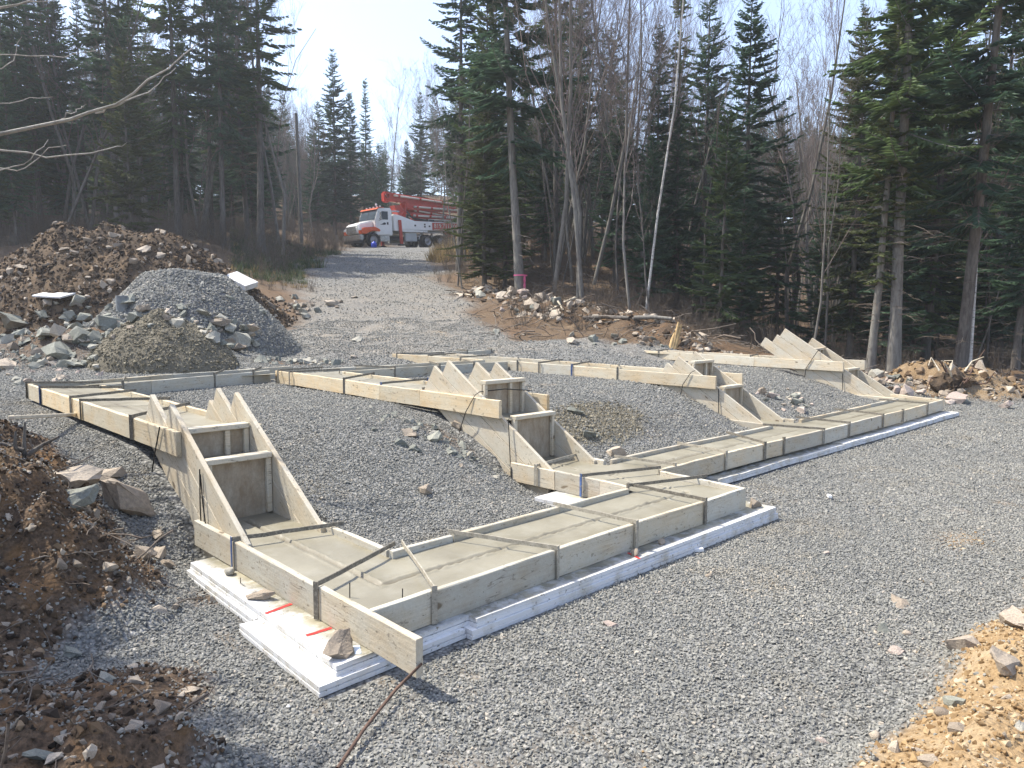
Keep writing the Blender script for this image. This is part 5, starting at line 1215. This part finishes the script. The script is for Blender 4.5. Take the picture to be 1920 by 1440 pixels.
# --- the far wood closing the view, one mass
def farwood(name, n, protos, mat, hr, label, seed):
    rg = np.random.default_rng(seed); d = np.sqrt(rg.uniform(66**2, 135**2, n)); px = rg.uniform(-150, 2070, n); x, y = wxy(d, (px-960)/FPX*d)
    gap = (px > 545) & (px < 800); hgt = rg.uniform(*hr, n)*np.where(gap, .62, 1.0); ok = np.abs((px-960)/FPX*d-road_c(d)) > 3; x, y, hgt = x[ok], y[ok], hgt[ok]
    scatter(name, np.stack([x, y, H(x, y)-.2], -1), np.stack([x*0, x*0, rg.random(len(x))*6.28], -1), hgt/14.0, protos, MT[mat], label, seed=seed)
farwood('far_wood', 700, [CON['full'][0][1], CON['full'][1][1], CON['tall'][2][1]], 'firblue', (9.5, 14), 'far off wood of firs closing the view behind the trees', 301)
farwood('far_wood', 420, [BARE[0][1], BARE[1][1], BARE[2][1]], 'twigred', (11, 17), 'far off grey brown bare trees closing the view', 302)
# --- brush
def shrub(seed, n=16, h=1.6):
    rg = np.random.default_rng(seed); B = Bag()
    for k in range(n):
        a = rg.random()*6.28; sp = rg.uniform(.05, .55); L = h*rg.uniform(.4, 1.0); p = np.array([rg.normal(0, .12), rg.normal(0, .12), 0.0])
        q = [p]; d = np.array([math.cos(a)*sp, math.sin(a)*sp, 1.0])
        for i in range(4): d = d+rg.normal(0, .16, 3); q.append(q[-1]+d/np.linalg.norm(d)*L/4)
        B.tube(q, np.linspace(.009, .003, 5), 3)
        for j in range(4):
            b0 = q[rg.integers(1, 5)]; dv = rg.normal(0, .6, 3); dv[2] = abs(dv[2])+.2; dv = dv/np.linalg.norm(dv)*L*rg.uniform(.15, .4)
            B.tube([b0, b0+dv*.5+rg.normal(0, .02, 3), b0+dv], [.004, .003, .002], 3)
    return B.mesh('shrub_mesh')
SHR = [shrub(50+i) for i in range(4)]
rg = np.random.default_rng(91); n = 4200; A_ = rg.uniform(19, 85, n); Sx = rg.uniform(-.78, .80, n)*A_
x, y = wxy(A_, Sx); mk = masks(x, y); ok = (rg.random(n) < mk['floor']-.6*mk['brown']*(A_ < 28)) & ((Sx > 0) | (A_ > 27)); x, y = x[ok], y[ok]; A2 = A_[ok]
scatter('undergrowth', np.stack([x, y, H(x, y)-.05], -1), np.stack([x*0, x*0, rg.random(len(x))*6.28], -1), rg.uniform(.45, 1.0, len(x))*np.where(A2 < 32, .7, 1.15), SHR, MT['brush'], 'tangle of leafless brown brush on the forest floor', seed=8)
# low fern-like green tufts and dead grass by the road
def tuft(seed):
    rg = np.random.default_rng(seed); V = []
    for k in range(26):
        a = rg.random()*6.28; L = rg.uniform(.15, .4); o = np.array([rg.normal(0, .08), rg.normal(0, .08), 0]); t_ = np.array([math.cos(a)*.5, math.sin(a)*.5, rg.uniform(.6, 1.1)])*L; w = np.array([-math.sin(a), math.cos(a), 0])*.010
        V += [o-w, o+w, o+t_*.6+w*.8, o+t_]
    me = mesh_np('tuft_mesh', np.array(V), np.arange(len(V)).reshape(-1, 4)); me.attributes.new('tone', 'FLOAT', 'POINT').data.foreach_set('value', rg.random(len(V)).astype(np.float32)); return me
MT['drygrass'] = mat_leaf('dry_grass', (.20, .14, .06), (.34, .25, .11), (.45, .36, .18)); MT['greenbush'] = mat_leaf('low_green_bush', (.03, .05, .02), (.06, .09, .03), (.10, .12, .05))
def strip(name, pxr, dr, n, mat, label, seed, size):
    rg = np.random.default_rng(seed); d = rg.uniform(*dr, n); px = rg.uniform(*pxr, n); x, y = wxy(d, (px-960)/FPX*d); ok = masks(x, y)['floor'] > .35; x, y = x[ok], y[ok]
    scatter(name, np.stack([x, y, H(x, y)-.03], -1), np.stack([x*0, x*0, rg.random(len(x))*6.28], -1), size*rg.lognormal(0, .3, len(x)), [tuft(seed+1), tuft(seed+2)], MT[mat], label, seed=seed)
strip('grass', (780, 870), (38, 48), 500, 'drygrass', 'dry yellow grass at the right verge in front of the truck', 60, 1.6)
strip('ground_cover', (440, 640), (29, 46), 1100, 'greenbush', 'low dark green ground cover on the left road verge', 61, .8)
strip('grass', (430, 640), (28, 50), 300, 'drygrass', 'dry brown grass on the left road verge', 62, .55)
# fallen twigs
def twig(seed):
    rg = np.random.default_rng(seed); B = Bag(); p = np.cumsum(np.concatenate([[[0, 0, 0]], rg.normal(0, .03, (5, 3))+np.array([.17, 0, .0])]), 0); B.tube(p-p.mean(0), np.linspace(.011, .004, 6), 4); return B.mesh('twig_mesh')
TW = [twig(70+i) for i in range(5)]
def twigs(name, x, y, size, mat, label, seed, lift=.01, tilt=.2):
    rg = np.random.default_rng(seed); n = len(x)
    scatter(name, np.stack([x, y, H(x, y)+lift], -1), np.stack([rg.normal(0, tilt, n), rg.normal(0, tilt, n), rg.random(n)*6.28], -1), size*rg.lognormal(0, .4, n), TW, MT[mat], label, seed=seed)
rg = np.random.default_rng(5); x = rg.uniform(-3, .1, 900); y = rg.uniform(-.5, 4.6, 900); ok = rg.random(900) < masks(x, y)['brown']*.8; twigs('twig_litter', x[ok], y[ok], .30, 'drytwig', 'thin roots and twigs sticking out of the near dirt bank', 80, .01, .45)
A_ = rg.uniform(16.5, 30, 1500); Sx = rg.uniform(-2, 14, 1500); x, y = wxy(A_, Sx); ok = masks(x, y)['floor']+masks(x, y)['brown'] > .5; twigs('twig_litter', x[ok], y[ok], 1.0, 'drytwig', 'dead sticks lying along the edge of the right hand wood', 81, .04, .3)

# ------------------------------------------------------------------ single sticks, poles, tape, roots
def stick(name, label, cat, pts, r0, r1, mat, n=6, parent=None):
    b = Bag(); p = np.array(pts, float); o = p[0].copy(); b.tube(p-o, np.linspace(r0, r1, len(p)), n); ob = link(name, b.mesh(name), MT[mat], parent, tuple(o))
    return tag(ob, label, cat) if parent is None else ob
P0 = at(640, 1438); P1 = at(742, 1318)
stick('iron_rod', 'bent rusty rod leaning from the gravel on the tip of the front corner board', 'rod', [(P0[0]-.04, P0[1]-.04, P0[2]+.03), (*((P0*.6+P1*.4)[:2]), P0[2]+.05), (P1[0], P1[1], P1[2]+.06), (.02, -.405, -.11)], .0085, .0065, 'rust', 6)
P0 = at(22, 798); P1 = at(150, 788)
stk = cbox(None, 'wooden_stake', -.5, .5, -.018, .018, -.012, .012, 'pale_stick'); dv = Vector(P1-P0); stk.location = Vector((P0+P1)/2)+Vector((0, 0, .06)); stk.scale = (dv.length, 1.3, 1.3); stk.rotation_euler = (0, -math.asin(max(-1, min(1, dv.z/dv.length))), math.atan2(dv.y, dv.x)); tag(stk, 'flat wooden stake lying on the gravel left of the nearest form', 'stake')
# root stump on the near bank
Q = at(45, 860); t = thing('root_stump', 'dark broken roots sticking up from the brown dirt bank at the left edge', 'stump', (Q[0], Q[1], Q[2]))
for k, pts in enumerate(([(0, 0, -.1), (.01, .03, .08), (.02, .02, .22)], [(.0, 0, .05), (-.1, .05, .1), (-.25, .06, .09)], [(.02, 0, .02), (.10, -.03, .08), (.17, -.10, .13)], [(-.03, 0, 0), (-.05, -.05, .1), (-.04, -.04, .18)])):
    stick('root', None, None, pts, .017, .006, 'bark', 6, t).location = pts[0]
Q = at(1785, 722); t = thing('root_stump', 'upturned orange brown root clump at the foot of the dark leaning trunk', 'stump', tuple(Q))
rg = np.random.default_rng(12); m0 = hull_stone(500, 26, (.55, .45, .36), 2, .05); link('root_ball', m0, MT['dpile'], t)
for k in range(12):
    a = rg.random()*6.28; e = rg.uniform(-.1, .9); dv = np.array([math.cos(a)*math.cos(e), math.sin(a)*math.cos(e), math.sin(e)]); p0 = dv*.35; p = [p0, p0+dv*.2+rg.normal(0, .06, 3), p0+dv*.35+rg.normal(0, .12, 3)]
    stick('root', None, None, p, .022, .008, 'rust' if k % 3 else 'pale_stick', 5, t)
Q = at(1262, 652); t = thing('split_stump', 'splintered yellow wood standing in the soil behind the back form', 'stump', tuple(Q))
for k in range(3):
    p = [(k*.045-.14, -k*.03, -.1), (k*.05-.02, -.03*k, .22), (k*.055+.12, -.04*k+.02, .42+.06*((k*7) % 4))]; stick('splinter', None, None, p, .065, .03, 'rawwood', 4, t)
for (p, q, lab, r, mt) in (((1030, 590), (1078, 565), 'pale broken log end among the field stones', .07, 'pale_stick'), ((1040, 560), (1056, 585), 'white split stick leaning on the field stones', .035, 'pale_stick'), ((850, 553), (885, 556), 'straight pale stick at the left end of the field stones', .03, 'pale_stick'), ((1095, 600), (1180, 602), 'dark log lying along the brown berm', .06, 'bark'), ((1190, 600), (1260, 604), 'grey log on the right part of the brown berm', .06, 'barkgrey')):
    a, b2 = at(*p), at(*q); a[2] += r; b2[2] += r*1.4; stick('log', lab, 'log', [a, (a+b2)/2+np.array([0, 0, .03]), b2], r, r*.75, mt, 7)
# pink ribbon
Q = t0.location; d_, s_ = ds(Q.x, Q.y); V = []; kk = 14
for i in range(kk):
    a = i/(kk-1)*math.tau; V += [(math.cos(a)*.235, math.sin(a)*.235, .68), (math.cos(a)*.235, math.sin(a)*.235, .72)]
Fq = [(2*i, 2*i+2, 2*i+3, 2*i+1) for i in range(kk-1)]; o = len(V)
aw = math.atan2(CAM[1]-Q.y, CAM[0]-Q.x)+.45
for i in range(8): V += [(math.cos(aw)*.25+rw.uniform(-.012, .012)-.03*i/8, math.sin(aw)*.25+rw.uniform(-.01, .01), .70-.09*i), (math.cos(aw+.35)*.25+rw.uniform(-.02, .02)-.03*i/8, math.sin(aw+.35)*.25, .70-.088*i)]
Fq += [(o+2*i, o+2*i+2, o+2*i+3, o+2*i+1) for i in range(7)]
me = bpy.data.meshes.new('ribbon'); me.from_pydata(V, [], Fq); me.update(); tag(link('ribbon', me, MT['pink'], None, tuple(Q)), 'bright pink flagging ribbon tied round the foot of a grey fir trunk', 'ribbon')
# utility pole
x, y, z = pd(570, 48); stick('utility_pole', 'slanting bare wooden pole on the left side of the road', 'pole', [(x, y, z-.5), (x-.05, y+.04, z+4), (x-.12, y+.1, z+8.2)], .13, .10, 'barkgrey', 10)
# near leafless alder, its trunk outside the picture
B = Bag(); T = Bag(); base = np.array([-5.3, 3.0, Hs(-5.3, 3.0)])
def bez(p, n): 
    p = np.array(p, float); u = np.linspace(0, len(p)-1, n); k = np.arange(len(p)); return np.stack([np.interp(u, k, p[:, i]) for i in range(3)], -1)
def cs(px, py, d):
    x, y = wxy(d, (px-960)/FPX*d); return np.array([x, y, CAM[2]+d*(587-py)/FPX])
al = thing('bare_tree', 'near leafless tree whose long pale branches reach in from the upper left', 'bare tree', tuple(base))
tr_ = np.array([base+np.array([0, 0, -.3]), base+np.array([.1, 0, 1.6]), base+np.array([.3, .1, 3.4]), base+np.array([.35, .1, 5.2]), base+np.array([.2, .3, 7.2])]); T.tube(bez(tr_, 12)-base, np.linspace(.11, .03, 12), 8)
def limb(pts, d, r0=.022, r1=.004, root=None, nn=14):
    P = [cs(px, py, d+dd) for px, py, dd in pts]
    if root is not None: P = [base+np.array(root)]+P
    P = bez(P, nn); P[1:-1] += rg.normal(0, .008, (nn-2, 3)); B.tube(P-base, np.linspace(r0*.8, r1*.8, nn), 5); return P
D0 = 5.6
limb([(-420, 345, -.3), (-60, 285, 0), (130, 245, 0), (215, 222, 0), (280, 185, 0), (335, 145, .1), (392, 105, .2)], D0, .026, .004, (.25, .1, 2.6))
limb([(200, 228, 0), (250, 212, .1), (305, 185, .2), (350, 148, .3)], D0, .010, .003)
limb([(130, 245, 0), (165, 225, .1), (185, 212, .2)], D0, .007, .002)
limb([(-420, 350, .2), (-40, 288, .2), (60, 300, .3), (120, 308, .4), (200, 302, .4), (240, 285, .5), (255, 280, .5)], D0, .015, .003, (.25, .1, 2.5))
limb([(-300, 90, 0), (0, 50, 0), (60, 40, .1), (120, 28, .2), (170, 22, .2), (225, 10, .3)], D0, .012, .003, (.35, .1, 4.2))
limb([(-300, 100, 0), (-20, 68, 0), (30, 48, .1), (70, 42, .2), (150, 30, .3)], D0, .010, .003, (.35, .1, 4.0))
limb([(-300, 140, 0), (0, 128, 0), (80, 128, .1), (160, 128, .2), (210, 118, .2)], D0, .008, .003, (.35, .1, 3.6))
limb([(-300, 190, 0), (-10, 164, 0), (35, 152, .1), (60, 130, .2), (75, 95, .2)], D0, .008, .003, (.3, .1, 3.2))
limb([(-300, 250, 0), (0, 214, 0), (60, 208, .1), (125, 200, .2)], D0, .008, .003, (.3, .1, 2.9))
limb([(-300, 400, 0), (-20, 338, 0), (45, 325, .1), (85, 305, .1), (112, 275, .2)], D0, .010, .003, (.25, .1, 2.2))
limb([(-300, 380, 0), (-10, 322, 0), (20, 326, .1), (60, 332, .1), (110, 290, .2), (145, 285, .2)], D0, .009, .003, (.25, .1, 2.1))
link('trunk', T.mesh('trunk'), MT['barkgrey'], al); 
for k in range(70):
    a = rg.random()*6.28; zz = rg.uniform(2.5, 7.0); q = base+np.array([.25, .1, zz]); L = rg.uniform(1.0, 2.6); dv = np.array([math.cos(a), math.sin(a), rg.uniform(.2, .8)])
    if dv[0] > -.1 and dv[1] < .6: continue
    P = bez([q, q+dv*L*.5+rg.normal(0, .1, 3), q+dv*L+rg.normal(0, .2, 3)], 6); B.tube(P-base, np.linspace(.016, .003, 6), 4)
    for j in range(7):
        p = P[rg.integers(1, 6)]; e = dv*rg.uniform(.1, .5)+rg.normal(0, .3, 3); B.tube([p-base, p+e*.5-base, p+e-base], [.006, .004, .002], 3)
link('branches', B.mesh('branches'), MT['palebark'], al)
# trees standing left of the picture, whose shade lies on the lower left corner
for k, (x, y, h) in enumerate(((-3.35, 3.5, 7.2), (-3.7, 5.2, 8.0), (-3.9, 2.6, 6.0))):
    tree('fir_tree', CON['full'][k], (x, y, Hs(x, y)), h, ('fir standing just outside the left edge by the dirt bank', 'taller fir outside the left edge behind the dirt bank', 'small fir outside the left edge nearest the camera')[k], 'fir tree', None, 'fir', 'bark', 1.15)
# white scraps on the gravel
for k, (px, py, sz, lab) in enumerate(((1555, 935, (.10, .035, .03), 'white foam splinter alone on the right gravel'), (541, 1330, (.022, .016, .012), 'tiny white foam chip on the gravel in front of the corner'), (1310, 1037, (.07, .035, .03), 'broken white foam pieces below the long sheet'), (1392, 893, (.06, .03, .02), 'small foam chip by the second footing sheets'), (505, 1200, (.02, .02, .012), 'foam crumb left of the corner sheet'))):
    Q = at(px, py); small_sheet(lab, (Q[0], Q[1], Q[2]+sz[2]*.5+.008), sz, (.1, .1, k*.9+.5), 'foam_scrap')

# ------------------------------------------------------------------ concrete pump truck
def M_(name, col, rough=.4, metal=0.0, var=.06): return mat_simple(name, col, rough, metal, var, 3, 0)
TW_ = M_('truck_white', (.74, .74, .72), .35); TO = M_('truck_orange', (.62, .10, .025), .35); TR = M_('truck_red', (.42, .045, .03), .45, 0, .2); TK = M_('tyre_black', (.018, .018, .019), .85)
TG = M_('truck_glass', (.045, .06, .075), .08); TC = M_('truck_chrome', (.42, .42, .42), .25, .8); TP = M_('pipe_cream', (.58, .52, .45), .45); TD = M_('chassis_dark', (.035, .035, .038), .7); TL = M_('headlight_lens', (.65, .66, .68), .1); TS = M_('rim_grey', (.28, .28, .29), .4, .5); TX = M_('tool_box_grey', (.38, .40, .40), .5)
tx, ty = wxy(53.0, -9.9); TZ = Hs(tx, ty)-.06
truck = thing('pump_truck', 'white and orange concrete pump truck with a folded red boom parked across the road', 'truck', (tx-1.15, ty+1.2, TZ), math.pi)
truck.rotation_euler = (0, .055, math.pi)
def tb(name, x0, x1, y0, y1, z0, z1, m, par=truck, bev=.02, taper=None):
    bm = bmesh.new(); bmesh.ops.create_cube(bm, size=1); c = ((x0+x1)/2, (y0+y1)/2, (z0+z1)/2)
    for v in bm.verts: v.co = Vector((v.co.x*(x1-x0), v.co.y*(y1-y0), v.co.z*(z1-z0)))
    if taper: taper(bm)
    if bev: bmesh.ops.bevel(bm, geom=bm.edges[:], offset=bev, segments=2, affect='EDGES')
    me = bpy.data.meshes.new(name); bm.to_mesh(me); bm.free(); return link(name, me, m, par, c)
def prism(name, prof, y0, y1, m, par=truck, bev=.02, loc=(0, 0, 0)):
    bm = bmesh.new(); a = [bm.verts.new((x, y0, z)) for x, z in prof]; b = [bm.verts.new((x, y1, z)) for x, z in prof]; n = len(prof)
    bm.faces.new(a); bm.faces.new(b[::-1])
    for i in range(n): bm.faces.new((a[i], b[i], b[(i+1) % n], a[(i+1) % n]))
    bmesh.ops.recalc_face_normals(bm, faces=bm.faces[:])
    if bev: bmesh.ops.bevel(bm, geom=bm.edges[:], offset=bev, segments=2, affect='EDGES')
    me = bpy.data.meshes.new(name); bm.to_mesh(me); bm.free(); return link(name, me, m, par, loc)
def ttube(name, pts, r, m, par=truck, n=10, r1=None):
    b = Bag(); b.tube(pts, np.linspace(r, r1 or r, len(pts)), n); return link(name, b.mesh(name), m, par)
tb('chassis', -9.6, -.35, -.55, .55, .55, .85, TD)
tb('bumper', -.32, .0, -1.2, 1.2, .48, .88, TC, bev=.06); tb('bumper_skirt', -.3, -.06, -1.1, 1.1, .30, .47, TD)
prism('hood', [(-.08, .95), (-.05, 1.45), (-.25, 1.66), (-1.45, 1.95), (-1.45, .95)], -.80, .80, TW_, bev=.08)
for s in (-1, 1):
    prism('fender', [(-.15, .92), (-.12, 1.22), (-.45, 1.38), (-1.35, 1.44), (-1.78, 1.26), (-1.80, 1.10), (-1.62, 1.12), (-1.15, 1.16), (-.68, .98), (-.6, .92)], s*.78 if s > 0 else -1.18, 1.18 if s > 0 else s*.78, TO, bev=.05)
    h = tb('headlight', -.30, -.10, s*.98-.16, s*.98+.16, 1.12, 1.36, TL, bev=.06); h.rotation_euler = (0, 0, -s*.35)
g = tb('grille', -.07, -.02, -.62, .62, 1.0, 1.48, TC, bev=.02)
for k in range(6): tb('slat', -.012, .012, -.58, .58, -.20+k*.075, -.175+k*.075, TD, g, 0)
prism('cab', [(-1.40, .95), (-1.40, 1.92), (-1.72, 2.72), (-1.85, 2.80), (-2.80, 2.82), (-2.88, 2.70), (-2.88, .85), (-1.55, .85)], -1.10, 1.10, TW_, bev=.05)
rv = prism('roof_visor', [(-1.58, 2.70), (-1.70, 2.80), (-1.95, 2.86), (-2.25, 2.86), (-2.25, 2.82), (-1.85, 2.815), (-1.72, 2.73)], -1.10, 1.10, TO, bev=.015)
prism('windshield', [(-1.385, 1.96), (-1.70, 2.70), (-1.74, 2.70), (-1.425, 1.96)], -1.0, 1.0, TG, bev=.0)
tb('windshield_post', -1.58, -1.53, -.02, .02, 1.97, 2.68, TD, bev=0).rotation_euler = (0, -.40, 0)
for s in (-1, 1):
    dr_ = prism('door', [(-1.62, .95), (-1.62, 2.0), (-1.92, 2.66), (-2.62, 2.66), (-2.62, .95)], s*1.10 if s > 0 else -1.125, 1.125 if s > 0 else -1.10, TW_, bev=.008)
    prism('side_window', [(-1.74, 1.98), (-1.97, 2.56), (-2.50, 2.56), (-2.50, 1.98)], 1.12 if s > 0 else -1.132, 1.132 if s > 0 else -1.12, TG, dr_, 0)
    tb('handle', -2.52, -2.38, s*1.13-.015, s*1.13+.015, 1.62, 1.80, TD, dr_, .01)
    em = prism('door_emblem', [(-1.75, 1.62), (-1.95, 1.66), (-2.15, 1.78), (-2.30, 1.74), (-2.28, 1.62), (-2.1, 1.6)], 1.125 if s > 0 else -1.130, 1.130 if s > 0 else -1.125, TD, dr_, 0)
    mr = tb('mirror', -1.78, -1.70, s*1.34-.10, s*1.34+.10, 1.95, 2.45, TC, bev=.03); ttube('mirror_arm', [(-1.72, s*1.08, 2.5), (-1.74, s*1.34, 2.48), (-1.74, s*1.34, 1.92), (-1.70, s*1.1, 1.9)], .018, TD, n=5)
    tb('step', -2.55, -1.72, s*1.0-.16, s*1.0+.16, .42, .82, TC if s > 0 else TD, bev=.03)
for y in (-.8, -.35, .1, .55, .95): tb('marker_lamp', -2.05, -1.93, y-.05, y+.05, 2.88, 2.97, TL, bev=.02)
ttube('beacon', [(-2.3, .0, 2.88), (-2.3, 0, 3.12)], .02, TD, n=6); bc = prism('beacon_lamp', [(-2.38, 3.08), (-2.36, 3.24), (-2.24, 3.24), (-2.22, 3.08)], -.07, .07, TL, bev=.03)
def wheel(x, s, w=.30, r=.50, dual=False):
    t_ = thing_wheel = bpy.data.objects.new('wheel', None); COL.objects.link(thing_wheel); thing_wheel.parent = truck; thing_wheel.location = (x, s*(1.19-w/2), r)
    b = Bag(); prof = [(-w/2, r*.60), (-w/2, r*.90), (-w/2+.05, r), (w/2-.05, r), (w/2, r*.90), (w/2, r*.60), (-w/2, r*.60)]; n = 28
    V = np.array([(rr*math.cos(2*math.pi*i/n), yy, rr*math.sin(2*math.pi*i/n)) for yy, rr in prof for i in range(n)]); I = np.arange(len(prof)*n).reshape(len(prof), n)
    Fq = np.stack([I[:-1], np.roll(I, -1, 1)[:-1], np.roll(I, -1, 1)[1:], I[1:]], -1).reshape(-1, 4); b.add(V, Fq); link('tyre', b.mesh('tyre'), TK, thing_wheel)
    b = Bag(); prof = [(s*(w/2-.02), r*.61), (s*(w/2-.10), r*.50), (s*(w/2-.10), r*.22), (s*(w/2-.02), r*.20), (s*(w/2-.02), .01)]
    V = np.array([(rr*math.cos(2*math.pi*i/n), yy, rr*math.sin(2*math.pi*i/n)) for yy, rr in prof for i in range(n)]); I = np.arange(len(prof)*n).reshape(len(prof), n)
    b.add(V, np.stack([I[:-1], np.roll(I, -1, 1)[:-1], np.roll(I, -1, 1)[1:], I[1:]], -1).reshape(-1, 4)); link('rim', b.mesh('rim'), TS, thing_wheel)
for s in (-1, 1):
    wheel(-1.15, s, .34, .52); wheel(-6.0, s, .55, .50); wheel(-7.32, s, .55, .50)
    ttube('tandem_fender', [(-5.30, s*1.0, .62), (-5.36, s*1.0, .85), (-5.65, s*1.0, 1.10), (-6.2, s*1.0, 1.16), (-7.2, s*1.0, 1.16), (-7.75, s*1.0, 1.08), (-8.0, s*1.0, .8)], .045, TX, n=8)
    tb('deck_side', -9.2, -3.55, s*1.18-.04, s*1.18+.04, 1.30, 1.95, TW_, bev=.015); tb('deck_rail', -6.0, -3.55, s*1.19-.05, s*1.19+.05, 1.13, 1.27, TW_, bev=.015)
    for xx, zz in ((-4.85, 1.62), (-5.75, 1.72), (-5.75, 1.56), (-6.2, 1.60)): tb('vent', xx-.08, xx+.08, s*1.225-.004, s*1.225+.004, zz-.06, zz+.06, TD, bev=0)
    for xx in (-5.6, -5.8, -5.95): ttube('deck_port', [(xx, s*1.235, 1.2), (xx, s*1.25, 1.2)], .045, TD, n=8)
    tb('tool_box', -5.0, -3.95, s*1.05-.12, s*1.05+.12, .45, 1.08, TX, bev=.02)
    prism('outrigger', [(-3.40, .25), (-3.34, 1.98), (-3.58, 1.98), (-3.66, .25)], s*1.22-.06, s*1.22+.06, TR, bev=.02)
    tb('outrigger_foot', -3.75, -3.25, s*1.22-.16, s*1.22+.16, .12, .24, TD, bev=.02)
    sg = tb('sign_board', -9.15, -6.45, s*1.24-.012, s*1.24+.012, 1.33, 1.88, TR, bev=.005)
    cu = bpy.data.curves.new('lettering', 'FONT'); cu.body = '819.711.400'; cu.size = .46; cu.align_x = 'CENTER'; cu.align_y = 'CENTER'; cu.extrude = .004; cu.space_character = 1.05; cu.offset = .008
    tmp = bpy.data.objects.new('lettering_tmp', cu); lm = bpy.data.meshes.new_from_object(tmp); lm.name = 'lettering'; bpy.data.objects.remove(tmp); bpy.data.curves.remove(cu)
    lo = link('lettering', lm, TP, sg, (0, s*.018, .03)); lo.rotation_euler = (math.pi/2, 0, math.pi if s > 0 else 0)
    tb('sign_line', -1.2, 1.2, s*.018-.003, s*.018+.003, -.245, -.20, TP, sg, 0)
prism('deck_hump', [(-2.98, 1.2), (-2.98, 2.40), (-3.4, 2.36), (-4.9, 1.97), (-4.9, 1.2)], -1.14, 1.14, TW_, bev=.03)
tb('deck_floor', -9.2, -3.55, -1.13, 1.13, 1.35, 1.90, TX, bev=.01)
ttube('exhaust_pipe', [(-3.05, .55, 2.3), (-3.05, .55, 2.66), (-3.9, .55, 2.68)], .07, TC)
tb('hopper', -10.3, -9.25, -.9, .9, .75, 1.75, TR, bev=.06)
prism('turret', [(-4.0, 1.95), (-4.0, 2.5), (-3.7, 3.15), (-4.3, 3.2), (-4.7, 2.5), (-4.7, 1.95)], -.35, .35, TR, bev=.04)
def boom(name, p, q, w, h0, h1, y): return prism(name, [(p[0], p[1]-h0/2), (p[0], p[1]+h0/2), (q[0], q[1]+h1/2), (q[0], q[1]-h1/2)], y-w/2, y+w/2, TR, bev=.02)
boom('boom_section', (-3.2, 3.78), (-10.6, 3.42), .38, .62, .34, .0); boom('boom_section', (-4.75, 3.14), (-10.2, 2.98), .32, .56, .34, .34); boom('boom_section', (-4.9, 2.86), (-10.0, 2.46), .30, .50, .32, -.05); boom('boom_section', (-5.2, 2.46), (-9.6, 2.30), .28, .40, .28, .38); boom('boom_section', (-5.4, 2.20), (-9.8, 2.12), .26, .32, .22, .0)
tb('boom_head', -3.42, -2.92, -.26, .26, 3.35, 4.12, TR, bev=.10); tb('boom_knuckle', -5.0, -4.6, -.30, .55, 2.9, 3.42, TR, bev=.08); ttube('boom_pin', [(-3.15, -.34, 3.8), (-3.15, .34, 3.8)], .14, TD, n=14)
prism('boom_strut', [(-4.35, 2.3), (-4.75, 3.35), (-4.9, 3.3), (-4.55, 2.3)], .30, .42, TR, bev=.02)
for (p, q, y) in (((-3.75, 3.86), (-10.5, 3.44), .30), ((-5.3, 3.08), (-10.0, 2.98), .60), ((-5.5, 2.84), (-9.9, 2.40), .36), ((-5.2, 2.42), (-9.6, 2.38), .62), ((-5.0, 2.36), (-9.7, 2.04), .30)):
    pa, pb = np.array([p[0], y, p[1]]), np.array([q[0], y, q[1]]); pp = ttube('delivery_pipe', [pa, (pa+pb)/2, pb], .075, TP)
    for f in (.06, .35, .68): c = pa+(pb-pa)*f; e = (pb-pa)/np.linalg.norm(pb-pa)*.10; ttube('coupling', [c-e, c+e], .105, TR, pp)
ttube('hose_bend', [(-4.7, .5, 2.7), (-4.95, .55, 2.35), (-5.3, .55, 2.2), (-6.2, .5, 2.12), (-7.2, .5, 2.1)], .07, TD)
for y_ in (-.5, .5): ttube('grab_rail', [(-6.2, y_*2.3, 1.95), (-6.2, y_*2.3, 2.12), (-9.4, y_*2.3, 2.12), (-9.4, y_*2.3, 1.95)], .025, TX, n=5)
# blue drum by the front wheel
MT['blue'] = mat_simple('blue_plastic', (.02, .05, .42), .35, 0, .1, 6, 0)
qx, qy = tx-.55, ty-.75; bt = thing('blue_jug', 'bright blue plastic jug on the road by the front wheel of the truck', 'jug', (qx, qy, Hs(qx, qy)))
V = []; n = 16; prof = [(.0, .0), (.22, .0), (.25, .05), (.25, .34), (.20, .44), (.08, .48), (.07, .56), (0, .56)]
for rr, zz in prof:
    for i in range(n): V.append((.8*rr*math.cos(math.tau*i/n), .8*rr*math.sin(math.tau*i/n), .8*zz))
I = np.arange(len(prof)*n).reshape(len(prof), n); me = mesh_np('jug_body', np.array(V), np.stack([I[:-1], np.roll(I, -1, 1)[:-1], np.roll(I, -1, 1)[1:], I[1:]], -1).reshape(-1, 4)); smooth(me); link('jug_body', me, MT['blue'], bt)
ttube('jug_handle', [(.06, 0, .40), (.14, 0, .45), (.19, 0, .37), (.18, 0, .30)], .016, MT['blue'], bt, 6)

# ------------------------------------------------------------------ thin spring haze
def mat_haze():
    m = bpy.data.materials.new('haze_air'); m.use_nodes = True; n = m.node_tree.nodes; l = m.node_tree.links
    n.remove(n['Principled BSDF']); v = n.new('ShaderNodeVolumePrincipled'); v.inputs['Density'].default_value = 0.0010; v.inputs['Color'].default_value = (.90, .95, 1.0, 1); v.inputs['Anisotropy'].default_value = .25
    l.new(v.outputs[0], n['Material Output'].inputs['Volume']); return m
hz_ = cbox(None, 'haze', -215, 265, -165, 265, -4.5, 42.0, 'foam', bev=0); hz_.data.materials.clear(); hz_.data.materials.append(mat_haze())
tag(hz_, 'thin pale spring haze between the trees', None, None, 'stuff')
